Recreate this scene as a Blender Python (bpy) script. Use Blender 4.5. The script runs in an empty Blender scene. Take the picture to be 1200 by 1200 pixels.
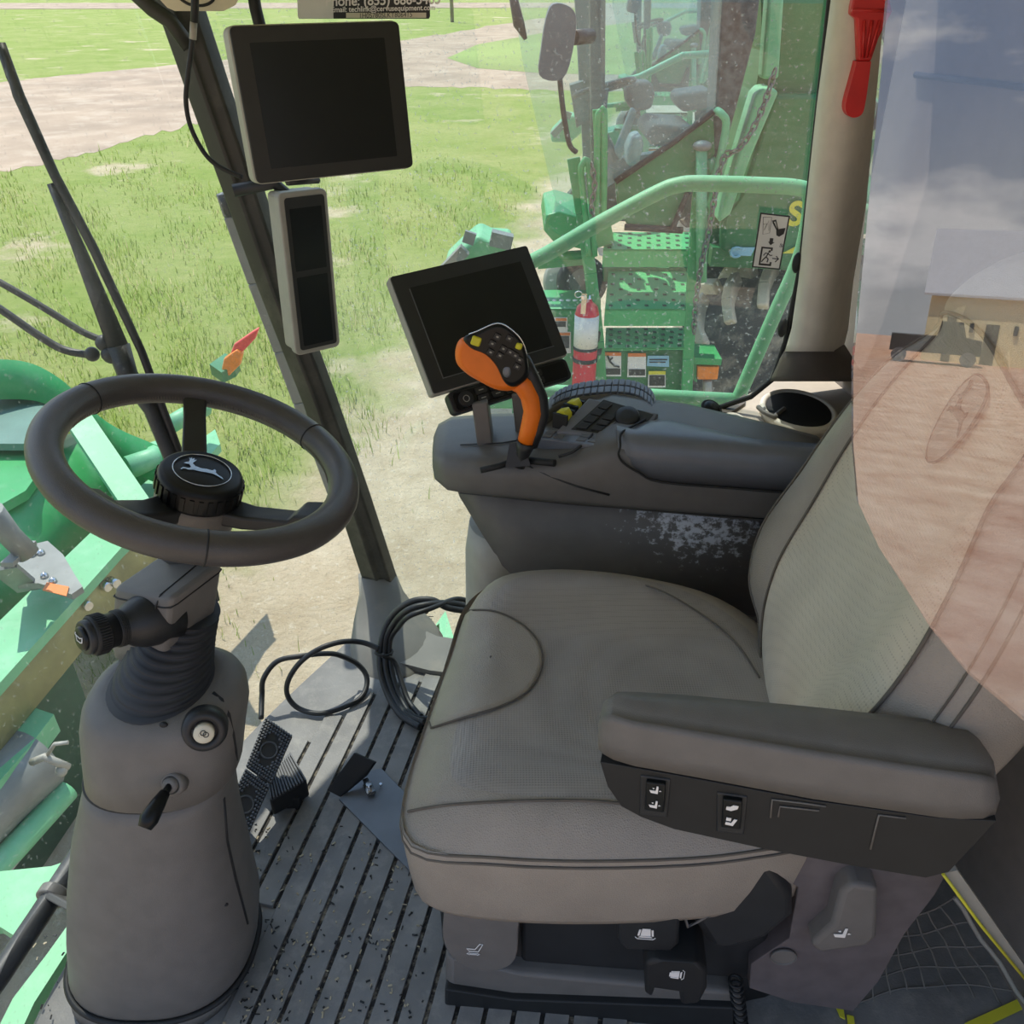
import bpy, bmesh, math, random
import numpy as np
from mathutils import Vector, Matrix, geometry
random.seed(7); RNG = np.random.default_rng(7)
SC = bpy.context.scene; COL = SC.collection
V = Vector

# ------------------------------------------------------------------ camera geometry
# World frame: +X right (rear of the cab), +Y away from the open door (right hand side of the machine), +Z up, cab floor z = 0
FP, PITCH, EYE = 1000.0, math.radians(32.6), 1.45
cP, sP = math.cos(PITCH), math.sin(PITCH)
def ray(u, v):
    a = (u - 600) / FP; b = (600 - v) / FP
    return V((a, cP + b * sP, -sP + b * cP))
def P(u, v, Y=None, z=None, X=None, t=None):
    """point of the place seen in direction (u, v), on the plane Y=, z= or X="""
    D = ray(u, v)
    if Y is not None: t = Y / D.y
    elif z is not None: t = (z - EYE) / D.z
    elif X is not None: t = X / D.x
    return V((D.x * t, D.y * t, EYE + D.z * t))
def PL(u, v, o, n):
    """point on the plane through o with normal n"""
    D = ray(u, v); e = V((0, 0, EYE)); t = (V(o) - e).dot(V(n)) / D.dot(V(n))
    return e + D * t
def quad(px, width):
    """four corners of a parallelogram (TL, TR, BR, BL) of known width"""
    D = [np.array(ray(*q)) for q in px]
    s = np.linalg.solve(np.stack([-D[1], D[2], -D[3]], 1), -D[0])
    W = [D[0], s[0] * D[1], s[1] * D[2], s[2] * D[3]]
    k = width / np.linalg.norm(W[1] - W[0])
    return [V(k * w) + V((0, 0, EYE)) for w in W]

# ------------------------------------------------------------------ mesh collector
def spline(pts, n=8, closed=False):
    pts = [V(p) for p in pts]; N = len(pts); out = []
    rng = range(N if closed else N - 1)
    for i in rng:
        if closed: p0, p1, p2, p3 = pts[i - 1], pts[i], pts[(i + 1) % N], pts[(i + 2) % N]
        else: p0, p1, p2, p3 = pts[max(i - 1, 0)], pts[i], pts[i + 1], pts[min(i + 2, N - 1)]
        for k in range(n):
            t = k / n
            out.append(0.5 * ((2 * p1) + (p2 - p0) * t + (2 * p0 - 5 * p1 + 4 * p2 - p3) * t * t + (3 * p1 - p0 - 3 * p2 + p3) * t ** 3))
    if not closed: out.append(pts[-1].copy())
    return out
def frame(n, up=(0, 0, 1)):
    n = V(n).normalized(); u = V(up).cross(n)
    if u.length < 1e-4: u = V((1, 0, 0)).cross(n)
    if u.length < 1e-4: u = V((0, 1, 0)).cross(n)
    u.normalize(); return u, n.cross(u).normalized(), n

class M:
    def __init__(s): s.v = []; s.f = []; s.mi = []; s.sm = []
    def add(s, vs, fs, mat=0, smooth=True):
        o = len(s.v); s.v += [tuple(x) for x in vs]
        for f in fs: s.f.append(tuple(i + o for i in f)); s.mi.append(mat); s.sm.append(smooth)
        return s
    def box(s, c, size, R=None, mat=0):
        c = V(c); hx, hy, hz = [q / 2 for q in size]
        vs = [V((x, y, z)) for x in (-hx, hx) for y in (-hy, hy) for z in (-hz, hz)]
        if R is not None: vs = [R @ q for q in vs]
        return s.add([c + q for q in vs], [(0, 1, 3, 2), (4, 6, 7, 5), (0, 4, 5, 1), (2, 3, 7, 6), (0, 2, 6, 4), (1, 5, 7, 3)], mat, False)
    def bar(s, p0, p1, w, h, up=(0, 0, 1), mat=0):
        p0, p1 = V(p0), V(p1); u, k, n = frame(p1 - p0, up)
        vs = []
        for p in (p0, p1):
            for a, b in ((-1, -1), (1, -1), (1, 1), (-1, 1)): vs.append(p + u * a * w / 2 + k * b * h / 2)
        return s.add(vs, [(0, 3, 2, 1), (4, 5, 6, 7), (0, 1, 5, 4), (1, 2, 6, 5), (2, 3, 7, 6), (3, 0, 4, 7)], mat, False)
    def loft(s, rings, closed=True, caps=True, mat=0, smooth=True):
        n = len(rings[0]); vs = [p for r in rings for p in r]; fs = []
        for i in range(len(rings) - 1):
            for j in range(n if closed else n - 1):
                a = i * n + j; b = i * n + (j + 1) % n
                fs.append((a, b, b + n, a + n))
        s.add(vs, fs, mat, smooth)
        if caps and closed:
            s.add(rings[0], [tuple(reversed(range(n)))], mat, False); s.add(rings[-1], [tuple(range(n))], mat, False)
        return s
    def tube(s, pts, r, n=10, caps=True, closed=False, mat=0):
        pts = [V(p) for p in pts]; N = len(pts)
        rr = r if isinstance(r, (list, tuple)) else [r] * N
        T = []
        for i in range(N):
            a = pts[i - 1] if (i > 0 or closed) else pts[i]
            b = pts[(i + 1) % N] if (i < N - 1 or closed) else pts[i]
            T.append((b - a).normalized())
        u, k, _ = frame(T[0]); rings = []
        for i in range(N):
            u = (u - T[i] * u.dot(T[i])).normalized(); k = T[i].cross(u)
            rings.append([pts[i] + (u * math.cos(2 * math.pi * j / n) + k * math.sin(2 * math.pi * j / n)) * rr[i] for j in range(n)])
        if closed: rings.append(rings[0])
        return s.loft(rings, True, caps and not closed, mat)
    def lathe(s, prof, o, ax=(0, 0, 1), n=28, mat=0, ell=(1, 1), up=(0, 0, 1), smooth=True):
        u, k, w = frame(ax, up); o = V(o)
        rings = [[o + w * h + (u * math.cos(2 * math.pi * j / n) * ell[0] + k * math.sin(2 * math.pi * j / n) * ell[1]) * r for j in range(n)] for r, h in prof]
        return s.loft(rings, True, True, mat, smooth)
    def cyl(s, p0, p1, r, n=20, mat=0, r2=None):
        p0, p1 = V(p0), V(p1); L = (p1 - p0).length
        return s.lathe([(r, 0), (r if r2 is None else r2, L)], p0, p1 - p0, n, mat)
    def prism(s, poly, vec, mat=0, smooth=False):
        poly = [V(p) for p in poly]; n = len(poly); vec = V(vec)
        tri = geometry.tessellate_polygon([poly])
        vs = poly + [p + vec for p in poly]
        nf = V((0, 0, 0))
        for i in range(n): nf += poly[i].cross(poly[(i + 1) % n])
        fwd = nf.dot(vec) > 0
        if n <= 4 or convex(poly):
            c0, c1 = [tuple(range(n))], [tuple(range(n, 2 * n))]
        else:
            c0 = [tuple(t) for t in tri]; c1 = [tuple(i + n for i in t) for t in tri]
        sides = [(i, (i + 1) % n, (i + 1) % n + n, i + n) for i in range(n)]
        s.add(vs, c0 + c1 + sides, mat, smooth)
        return s
    def ball(s, c, r, n=14, mat=0):
        c = V(c); r = (r, r, r) if not isinstance(r, (tuple, list)) else r
        rings = []
        for i in range(n // 2 + 1):
            th = math.pi * max(0.02, min(0.98, i / (n // 2)))
            rings.append([c + V((r[0] * math.sin(th) * math.cos(2 * math.pi * j / n), r[1] * math.sin(th) * math.sin(2 * math.pi * j / n), -r[2] * math.cos(th))) for j in range(n)])
        return s.loft(rings, True, True, mat)
    def torus(s, c, ax, R, r, n=24, m=8, mat=0, ell=(1, 1), up=(0, 0, 1)):
        u, k, w = frame(ax, up); c = V(c)
        return s.tube([c + (u * math.cos(2 * math.pi * i / n) * ell[0] + k * math.sin(2 * math.pi * i / n) * ell[1]) * R for i in range(n)], r, m, closed=True, mat=mat)
    def grid(s, fn, nu, nv, mat=0):
        vs = [fn(i / nu, j / nv) for i in range(nu + 1) for j in range(nv + 1)]
        return s.add(vs, [(i * (nv + 1) + j, (i + 1) * (nv + 1) + j, (i + 1) * (nv + 1) + j + 1, i * (nv + 1) + j + 1) for i in range(nu) for j in range(nv)], mat)
    def text(s, body, o, ux, uy, size, mat=0, depth=0.0006, align='CENTER', bold=0.0):
        cu = bpy.data.curves.new('t', 'FONT'); cu.body = body; cu.size = 1; cu.align_x = align; cu.align_y = 'CENTER'; cu.offset = bold
        ob = bpy.data.objects.new('t', cu); COL.objects.link(ob)
        me = bpy.data.meshes.new_from_object(ob.evaluated_get(bpy.context.evaluated_depsgraph_get()))
        ux, uy = V(ux).normalized(), V(uy).normalized(); n = ux.cross(uy)
        s.add([V(o) + ux * q.co.x * size + uy * q.co.y * size + n * depth for q in me.vertices], [tuple(p.vertices) for p in me.polygons], mat, False)
        bpy.data.objects.remove(ob); bpy.data.curves.remove(cu); bpy.data.meshes.remove(me)
        return s
    def shape(s, pts2, o, ux, uy, size, mat=0, depth=0.0006):
        """flat mark of a thin layer: 2-D outline drawn on the plane (o, ux, uy)"""
        ux, uy = V(ux).normalized(), V(uy).normalized(); n = ux.cross(uy)
        return s.prism([V(o) + ux * x * size + uy * y * size for x, y in pts2], n * depth, mat)
def convex(poly):
    n = len(poly); nf = V((0, 0, 0))
    for i in range(n): nf += poly[i].cross(poly[(i + 1) % n])
    for i in range(n):
        a, b, c = poly[i], poly[(i + 1) % n], poly[(i + 2) % n]
        if (b - a).cross(c - b).dot(nf) < -1e-12: return False
    return True

BASE = {}
def thing(name, label, cat, loc, group=None, kind=None):
    o = bpy.data.objects.new(name, None); COL.objects.link(o); o.empty_display_size = .05
    o.location = loc; BASE[o.name] = V(loc); o['label'] = label; o['category'] = cat
    if group: o['group'] = group
    if kind: o['kind'] = kind
    return o
def obj(name, m, mats, parent=None, bevel=0, seg=3, label=None, sub=0, fix=True, loc=None, angle=40):
    """one mesh object from a collector; coordinates are world ones, the origin goes to the parent's base"""
    base = BASE[parent.name] if parent else V(loc or (0, 0, 0))
    me = bpy.data.meshes.new(name)
    me.from_pydata([V(q) - base for q in m.v], [], m.f)
    for mt in (mats if isinstance(mats, (list, tuple)) else [mats]): me.materials.append(mt)
    me.polygons.foreach_set('material_index', m.mi); me.polygons.foreach_set('use_smooth', m.sm)
    if fix:
        bm = bmesh.new(); bm.from_mesh(me)
        bmesh.ops.remove_doubles(bm, verts=bm.verts, dist=1e-6)
        bmesh.ops.recalc_face_normals(bm, faces=bm.faces); bm.to_mesh(me); bm.free()
    me.update()
    o = bpy.data.objects.new(name, me); COL.objects.link(o)
    if parent: o.parent = parent; BASE[o.name] = base
    else: o.location = base; BASE[o.name] = base
    if label: o['label'] = label
    if bevel:
        b = o.modifiers.new('Bevel', 'BEVEL'); b.width = bevel; b.segments = seg; b.limit_method = 'ANGLE'; b.angle_limit = math.radians(angle); b.harden_normals = False
        me.polygons.foreach_set('use_smooth', [True] * len(me.polygons))
        try: me.set_sharp_from_angle(angle=math.radians(60))
        except Exception: pass
    if sub:
        q = o.modifiers.new('Sub', 'SUBSURF'); q.levels = sub; q.render_levels = sub
    return o
def tag(o, label, cat, group=None, kind=None):
    o['label'] = label; o['category'] = cat
    if group: o['group'] = group
    if kind: o['kind'] = kind
    return o
def struct(name, m, mats, label=None, **k):
    o = obj(name, m, mats, **k); o['kind'] = 'structure'
    if label: o['label'] = label
    return o
def dup(root, loc, label, group=None):
    r = root.copy(); COL.objects.link(r); r.location = loc; r['label'] = label
    if group: r['group'] = group
    for ch in list(root.children):
        c = ch.copy(); COL.objects.link(c); c.parent = r
        for g in list(ch.children):
            d = g.copy(); COL.objects.link(d); d.parent = c
    return r

# ------------------------------------------------------------------ materials
def lin(h):
    if isinstance(h, (tuple, list)): r = [q / 255 for q in h]
    else: r = [int(h[i:i + 2], 16) / 255 for i in (0, 2, 4)]
    return [((q + .055) / 1.055) ** 2.4 if q > .04045 else q / 12.92 for q in r] + [1]
def mat(name, col, rough=.5, metal=0, var=.12, scale=30, bump=.0, bscale=400, spec=.5, kind='noise', col2=None, cmask=None, coat=0, dust=None):
    m = bpy.data.materials.new(name); m.use_nodes = True; nt = m.node_tree; N = nt.nodes; L = nt.links
    b = N['Principled BSDF']; b.inputs['Roughness'].default_value = rough; b.inputs['Metallic'].default_value = metal
    b.inputs['Specular IOR Level'].default_value = spec; b.inputs['Coat Weight'].default_value = coat
    tc = N.new('ShaderNodeTexCoord')
    c = lin(col)
    no = N.new('ShaderNodeTexNoise'); no.inputs['Scale'].default_value = scale; no.inputs['Detail'].default_value = 4
    L.new(tc.outputs['Object'], no.inputs['Vector'])
    mx = N.new('ShaderNodeMix'); mx.data_type = 'RGBA'
    c2 = lin(col2) if col2 else [q * (1 + var) for q in c[:3]] + [1]
    mx.inputs[6].default_value = [q * (1 - var) for q in c[:3]] + [1]; mx.inputs[7].default_value = c2
    rm = N.new('ShaderNodeMapRange'); rm.inputs[1].default_value = .35; rm.inputs[2].default_value = .65
    L.new(no.outputs['Fac'], rm.inputs[0]); L.new(rm.outputs[0], mx.inputs[0])
    out = mx.outputs[2]
    if dust:   # (colour, amount, scale): dry dust / dirt patches with their own shape
        n2 = N.new('ShaderNodeTexNoise'); n2.inputs['Scale'].default_value = dust[2]; n2.inputs['Detail'].default_value = 8; n2.inputs['Roughness'].default_value = .7
        L.new(tc.outputs['Object'], n2.inputs['Vector'])
        r2 = N.new('ShaderNodeMapRange'); r2.inputs[1].default_value = .5; r2.inputs[2].default_value = .75; r2.inputs[4].default_value = dust[1]
        L.new(n2.outputs['Fac'], r2.inputs[0]); dfac = r2.outputs[0]
        if len(dust) > 3:      # wear round one spot only
            vd = N.new('ShaderNodeVectorMath'); vd.operation = 'DISTANCE'; vd.inputs[1].default_value = dust[3]; L.new(tc.outputs['Object'], vd.inputs[0])
            r4 = N.new('ShaderNodeMapRange'); r4.inputs[1].default_value = dust[4]; r4.inputs[2].default_value = dust[4] * .25; L.new(vd.outputs['Value'], r4.inputs[0])
            mq = N.new('ShaderNodeMath'); mq.operation = 'MULTIPLY_ADD'; mq.inputs[1].default_value = .30; mq.inputs[2].default_value = -.20; L.new(r4.outputs[0], mq.inputs[0])
            ma = N.new('ShaderNodeMath'); L.new(n2.outputs['Fac'], ma.inputs[0]); L.new(mq.outputs[0], ma.inputs[1]); r2.inputs[1].default_value = .52; r2.inputs[2].default_value = .62; L.new(ma.outputs[0], r2.inputs[0])
        m2 = N.new('ShaderNodeMix'); m2.data_type = 'RGBA'; m2.inputs[7].default_value = lin(dust[0])
        L.new(dfac, m2.inputs[0]); L.new(out, m2.inputs[6]); out = m2.outputs[2]
    L.new(out, b.inputs['Base Color'])
    if bump:
        if kind == 'noise':
            t = N.new('ShaderNodeTexNoise'); t.inputs['Scale'].default_value = bscale; t.inputs['Detail'].default_value = 3; h = t.outputs['Fac']
        elif kind == 'leather':
            t = N.new('ShaderNodeTexVoronoi'); t.feature = 'DISTANCE_TO_EDGE'; t.inputs['Scale'].default_value = bscale; h = t.outputs['Distance']
        else:
            t = N.new('ShaderNodeTexVoronoi'); t.inputs['Scale'].default_value = bscale; t.inputs['Randomness'].default_value = 0; h = t.outputs['Distance']
        L.new(tc.outputs['Object'], t.inputs['Vector'])
        bp = N.new('ShaderNodeBump'); bp.inputs['Strength'].default_value = bump; bp.inputs['Distance'].default_value = .002
        L.new(h, bp.inputs['Height']); L.new(bp.outputs[0], b.inputs['Normal'])
        if kind == 'dots':   # the pores of the perforated cover are dark
            r3 = N.new('ShaderNodeMapRange'); r3.inputs[1].default_value = .18; r3.inputs[2].default_value = .32; r3.inputs[3].default_value = .74; r3.inputs[4].default_value = 1
            L.new(h, r3.inputs[0])
            mm = N.new('ShaderNodeMix'); mm.data_type = 'RGBA'; mm.blend_type = 'MULTIPLY'; mm.inputs[0].default_value = 1
            L.new(out, mm.inputs[6]); L.new(r3.outputs[0], mm.inputs[7]); L.new(mm.outputs[2], b.inputs['Base Color'])
    return m
def glass(name, tint, dustcol, dust_lo, dust_hi, dscale=3, refl=.04, specks=.0):
    """thin dusty window pane: clear layer, mirror layer after Fresnel, thin layer of dust"""
    m = bpy.data.materials.new(name); m.use_nodes = True; nt = m.node_tree; N = nt.nodes; L = nt.links
    N.remove(N['Principled BSDF']); out = N['Material Output']
    tr = N.new('ShaderNodeBsdfTransparent'); tr.inputs[0].default_value = (*tint, 1)
    gl = N.new('ShaderNodeBsdfGlossy'); gl.inputs['Roughness'].default_value = 0; gl.inputs[0].default_value = (1, 1, 1, 1)
    lw = N.new('ShaderNodeLayerWeight'); lw.inputs[0].default_value = .5      # reflectance of a thin pane, alike from both sides
    pw = N.new('ShaderNodeMath'); pw.operation = 'POWER'; pw.inputs[1].default_value = 5; L.new(lw.outputs['Facing'], pw.inputs[0])
    mu = N.new('ShaderNodeMath'); mu.operation = 'MULTIPLY_ADD'; mu.inputs[1].default_value = 1 - refl; mu.inputs[2].default_value = refl; mu.use_clamp = True; L.new(pw.outputs[0], mu.inputs[0])
    a = N.new('ShaderNodeMixShader'); L.new(mu.outputs[0], a.inputs[0]); L.new(tr.outputs[0], a.inputs[1]); L.new(gl.outputs[0], a.inputs[2])
    df = N.new('ShaderNodeBsdfDiffuse'); df.inputs[0].default_value = (*dustcol, 1)
    tl = N.new('ShaderNodeBsdfTranslucent'); tl.inputs[0].default_value = (*dustcol, 1)
    d2 = N.new('ShaderNodeMixShader'); L.new(df.outputs[0], d2.inputs[1]); L.new(tl.outputs[0], d2.inputs[2])
    tc = N.new('ShaderNodeTexCoord'); no = N.new('ShaderNodeTexNoise'); no.inputs['Scale'].default_value = dscale; no.inputs['Detail'].default_value = 6
    L.new(tc.outputs['Object'], no.inputs['Vector'])
    mr = N.new('ShaderNodeMapRange'); mr.inputs[1].default_value = .3; mr.inputs[2].default_value = .7; mr.inputs[3].default_value = dust_lo; mr.inputs[4].default_value = dust_hi
    L.new(no.outputs['Fac'], mr.inputs[0]); fac = mr.outputs[0]
    if specks:
        n2 = N.new('ShaderNodeTexNoise'); n2.inputs['Scale'].default_value = 130; n2.inputs['Detail'].default_value = 3; L.new(tc.outputs['Object'], n2.inputs['Vector'])
        r2 = N.new('ShaderNodeMapRange'); r2.inputs[1].default_value = .62; r2.inputs[2].default_value = .72; r2.inputs[4].default_value = specks
        L.new(n2.outputs['Fac'], r2.inputs[0]); ad = N.new('ShaderNodeMath'); L.new(fac, ad.inputs[0]); L.new(r2.outputs[0], ad.inputs[1]); fac = ad.outputs[0]
    f = N.new('ShaderNodeMixShader'); L.new(fac, f.inputs[0]); L.new(a.outputs[0], f.inputs[1]); L.new(d2.outputs[0], f.inputs[2]); L.new(f.outputs[0], out.inputs[0])
    return m

MT = dict(
    plastic=mat('dark_grey_plastic', '6e6b67', .5, bump=.25, bscale=900, var=.06),
    plastic2=mat('console_plastic', '63615e', .42, bump=.25, bscale=900, var=.06),
    side=mat('console_side_plastic', '625d58', .5, bump=.2, bscale=900, var=.06),
    scuff=mat('scuffed_console_plastic', '605d5a', .5, bump=.2, bscale=900, var=.06, dust=('c8ccd2', .95, 60, (.20, -.13, .325), .22)),
    lid=mat('lid_plastic', '6b6f76', .3, bump=.15, bscale=900, var=.05),  # grey lifted towards blue: the sky's sheen is put into the colour
    black=mat('black_plastic', '26282a', .45, bump=.15, bscale=800, var=.1),
    black2=mat('matt_black_plastic', '1d1f20', .6, var=.1),
    gloss=mat('gloss_black', '131617', .34, var=.05, spec=.3),
    screen=mat('dark_screen', '222626', .25, var=.03, spec=.3),
    bezel=mat('screen_bezel', '2a2c2b', .5, var=.05, bump=.1, bscale=900),
    housing=mat('grey_housing', 'a09e94', .5, var=.05, bump=.1, bscale=900),
    pedal=mat('pedal_rubber', '303234', .5), stud=mat('pedal_stud', '5a5c5e', .45),  # rubber and studs lightened: sunlight on the pedals is put into the colour
    rubber=mat('bellows_rubber', '2c2d30', .6, var=.12),
    leather=mat('grey_leather', '999186', .40, var=.06, bump=.5, bscale=330, kind='leather', scale=12),
    perf=mat('perforated_leather', '96908a', .38, var=.08, bump=.4, bscale=250, kind='dots', scale=10),
    cloth=mat('seat_mesh_cloth', 'c6beac', .8, var=.06, bump=.4, bscale=230, kind='dots', scale=10),
    thread=mat('seam_thread', '5e5850', .7),
    trim=mat('beige_trim', 'd8d2c4', .55, var=.04, bump=.1, bscale=700),
    trimdk=mat('dark_trim', '5d564f', .6, var=.06, bump=.15, bscale=700),
    fabric=mat('wall_fabric', '857c73', .85, var=.05, bump=.25, bscale=600),
    headliner=mat('headliner', 'd5cfb4', .8, var=.04),
    pillar=mat('pillar_paint', '34352f', .5, var=.12, scale=12, dust=('8a8878', .25, 10)),
    floor=mat('floor_mat_rubber', '7d7c79', .5, var=.16, scale=9, bump=.25, bscale=250, dust=('a8a49a', .55, 22)),
    groove=mat('floor_groove', '2c2a28', .8, var=.5, scale=60, dust=('b8ae98', .9, 45)),
    sill=mat('dusty_grey_trim', '77756e', .55, var=.1, scale=8, dust=('a59a86', .4, 9)),
    steel=mat('bright_steel', 'c8cacc', .25, 1.0, var=.05),
    chrome=mat('chrome', 'e0e2e4', .12, 1.0, var=.02),
    plate=mat('grey_steel_plate', '74787d', .42, .5, var=.08, scale=14),
    white=mat('white_print', 'eceae6', .6, var=.02),
    cream=mat('cream_button', 'd9d3bd', .4, var=.03),
    orange=mat('orange_plastic', 'f27a1c', .4, var=.05, bump=.1, bscale=800),
    yellow=mat('yellow_key', 'd6cf2e', .4, var=.04),
    red=mat('red_plastic', 'd2302f', .38, var=.08, scale=20),
    redpaint=mat('extinguisher_red', 'cf2438', .3, var=.05),
    green=mat('machine_green', '3f9d5c', .38, var=.07, scale=6, dust=('8fb594', .35, 5)),
    greenlt=mat('dusty_lit_green', '6fb585', .5, var=.06, scale=5, dust=('a9cdb1', .4, 7)),  # paler machine green: sun on beam tops and rails is put into it
    greendk=mat('shaded_machine_green', '287443', .42, var=.12, scale=4, dust=('55856a', .3, 6)),  # machine green darkened: shade on the neighbour's near side is put into it
    hivis=mat('decal_yellow', 'd8d23c', .5, var=.03),
    amber=mat('amber_lens', 'f08a35', .25, var=.1, scale=40),
    redlens=mat('red_lens', 'e2504a', .3, var=.1, scale=40),
    wiper=mat('wiper_black', '2d3033', .5, var=.1, dust=('7d7f80', .35, 14)),
    greyout=mat('grey_metal', '80837f', .5, .2, var=.1, scale=10),
    tyre=mat('tyre_rubber', '4a4b4c', .8, var=.15, scale=6, dust=('c2b8a6', .75, 6)),
    lug=mat('dusty_sunlit_lug', 'd2cab8', .85, var=.15, scale=8, dust=('dcd2be', .8, 5)),  # dusty lugs, lightened further to paint sun on their tops
    decal=mat('decal_white', 'e4e4df', .5, var=.02),
    decalo=mat('decal_orange', 'dd7a30', .5, var=.02),
    decalk=mat('decal_black', '2c2d2d', .5, var=.02),
    decalb=mat('decal_blue', '8fc0d8', .5, var=.02),
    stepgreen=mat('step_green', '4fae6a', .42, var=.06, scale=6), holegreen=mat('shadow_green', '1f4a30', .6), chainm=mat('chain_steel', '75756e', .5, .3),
    tan=mat('tan_siding', 'd9c797', .8, var=.04, scale=3),
    roofm=mat('pale_metal_roof', 'b9b6b2', .5, var=.04, scale=2),
    doork=mat('dark_door', '55503f', .6),
    skin=mat('truck_black', '121416', .25),
    gravel=mat('red_gravel', 'c09a80', .9, var=.3, scale=1.5, bump=.8, bscale=25, dust=('e0cbb4', .6, 6)),
    road=mat('gravel_road', 'ab957f', .9, var=.14, scale=.6, dust=('c4b4a0', .8, 1.2)),
    farfield=mat('far_field', '8c9c58', .95, var=.15, scale=.15),
)

# ================================================================== sky, sun, camera
w = bpy.data.worlds.new('sky'); SC.world = w; w.use_nodes = True
N = w.node_tree.nodes; L = w.node_tree.links; bg = N['Background']
tc = N.new('ShaderNodeTexCoord'); sx = N.new('ShaderNodeSeparateXYZ'); L.new(tc.outputs['Generated'], sx.inputs[0])
cr = N.new('ShaderNodeValToRGB'); L.new(sx.outputs['Z'], cr.inputs[0])
cr.color_ramp.elements[0].position = 0.0; cr.color_ramp.elements[0].color = (.95, 1.0, 1.02, 1)
cr.color_ramp.elements[1].position = .8; cr.color_ramp.elements[1].color = (.34, .52, .88, 1); ee = cr.color_ramp.elements.new(.22); ee.color = (.46, .62, .90, 1)
no = N.new('ShaderNodeTexNoise'); no.inputs['Scale'].default_value = 3.2; no.inputs['Detail'].default_value = 7; no.inputs['Roughness'].default_value = .55
mp = N.new('ShaderNodeMapping'); mp.inputs['Scale'].default_value = (1, 1, 2.4); L.new(tc.outputs['Generated'], mp.inputs[0]); L.new(mp.outputs[0], no.inputs['Vector'])
rm = N.new('ShaderNodeMapRange'); rm.inputs[1].default_value = .56; rm.inputs[2].default_value = .66; L.new(no.outputs['Fac'], rm.inputs[0])
mx = N.new('ShaderNodeMix'); mx.data_type = 'RGBA'; L.new(rm.outputs[0], mx.inputs[0]); L.new(cr.outputs[0], mx.inputs[6]); mx.inputs[7].default_value = (1.6, 1.6, 1.6, 1)
az = N.new('ShaderNodeMapRange'); az.inputs[1].default_value = -1; az.inputs[2].default_value = .3; az.inputs[3].default_value = .55; az.inputs[4].default_value = 1.05; L.new(sx.outputs['Y'], az.inputs[0])
m3 = N.new('ShaderNodeMix'); m3.data_type = 'RGBA'; m3.blend_type = 'MULTIPLY'; m3.inputs[0].default_value = 1; L.new(mx.outputs[2], m3.inputs[6]); L.new(az.outputs[0], m3.inputs[7])    # the sky is deeper away from the sun
L.new(m3.outputs[2], bg.inputs[0]); bg.inputs[1].default_value = 1.45
sun = bpy.data.lights.new('sun', 'SUN'); sun.energy = 5.0; sun.angle = .009; sun.color = (1, .95, .86)
so = bpy.data.objects.new('sun', sun); COL.objects.link(so); so.rotation_euler = V((-.22, .38, .90)).to_track_quat('Z', 'Y').to_euler()
cam = bpy.data.cameras.new('camera'); cam.sensor_width = 36; cam.lens = 36 * FP / 1200; cam.clip_start = .02; cam.clip_end = 2000
co = bpy.data.objects.new('camera', cam); COL.objects.link(co); co.location = (0, 0, EYE); co.rotation_euler = (math.pi / 2 - PITCH, 0, 0)
SC.camera = co
vs = SC.view_settings; vs.view_transform = 'Standard'; vs.look = 'None'; vs.gamma = 1; vs.exposure = 0; vs.use_curve_mapping = False
SC.cycles.max_bounces = 10; SC.cycles.transparent_max_bounces = 16
# ================================================================== the cab shell
RO, RN = V((.56, 1.64, 0)), V((.209, .978, 0)).normalized()        # plane of the right hand window
FRONT = [V((x, y, 0)) for x, y in ((-.30, 1.86), (-.44, 1.62), (-.575, 1.37), (-.68, 1.12), (-.755, .88), (-.775, .73), (-.75, .5), (-.66, .2))]
FC = spline(FRONT, 6)
m = M(); m.prism([p + V((0, 0, -.06)) for p in FC] + [V((-.6, .1, -.06)), V((1.1, .1, -.06)), V((1.1, 1.45, -.06)), V((.05, 1.60, -.06)), V((-.20, 1.66, -.06))], (0, 0, .06))
# ribs of the moulded mat: they run across the cab
g = V((.20, .98, 0)).normalized(); gx = V((.98, -.20, 0))
def inside(p):
    return p.y > .45 and p.y < 1.56 and p.x > -.66
for k in range(-12, 9):
    s0 = k * .0465
    a = .60 + (.06 if k < -6 else 0); b = 1.53 - .012 * (k % 3)
    if k < -5: b = 1.53 - (-5 - k) * .085; a = .86 + (-5 - k) * .03
    p0 = V((-.36, 0, .0)) + gx * s0 + g * a; p1 = V((-.36, 0, .0)) + gx * s0 + g * b
    if p1.x < -.62 or b - a < .1: continue
    m.bar(p0 + V((0, 0, .002)), p1 + V((0, 0, .002)), .0385, .010, mat=0)
    m.bar(p0 + gx * .02325 + V((0, 0, .0008)), p1 + gx * .02325 + V((0, 0, .0008)), .009, .002, mat=1)
struct('floor', m, [MT['floor'], MT['groove']], 'dark grey ribbed rubber cab floor mat', bevel=.0015, seg=1)
# windscreen: curved, leaning forward at the top
def wind(i, j):
    k = i * (len(FC) - 1); a = FC[min(int(k), len(FC) - 2)].lerp(FC[min(int(k), len(FC) - 2) + 1], k - min(int(k), len(FC) - 2))
    z = -.02 + j * 1.64
    return a + V((-.012 - .20 * z - .012 * math.sin(math.pi * j), .02, z))
m = M().grid(wind, 42, 14)
struct('window_1', m, glass('windscreen_glass', (.95, .98, .95), (.86, .88, .82), .0, .08, 2.2, specks=.2), 'curved dusty windscreen', fix=False)
pane = [(458, 712), (480, 765), (530, 756), (600, 700), (700, 548), (815, 486), (880, 464), (905, 444), (920, 400), (938, 310), (972, 0), (992, -150), (205, -150), (210, -40)]
m = M().prism([PL(u, v, RO + RN * .02, RN) for u, v in pane], RN * .004)
struct('window_2', m, glass('side_glass', (.93, .965, .94), (.82, .87, .83), .0, .06, 2.0, specks=.35), 'dusty right hand side window', fix=True)
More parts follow.
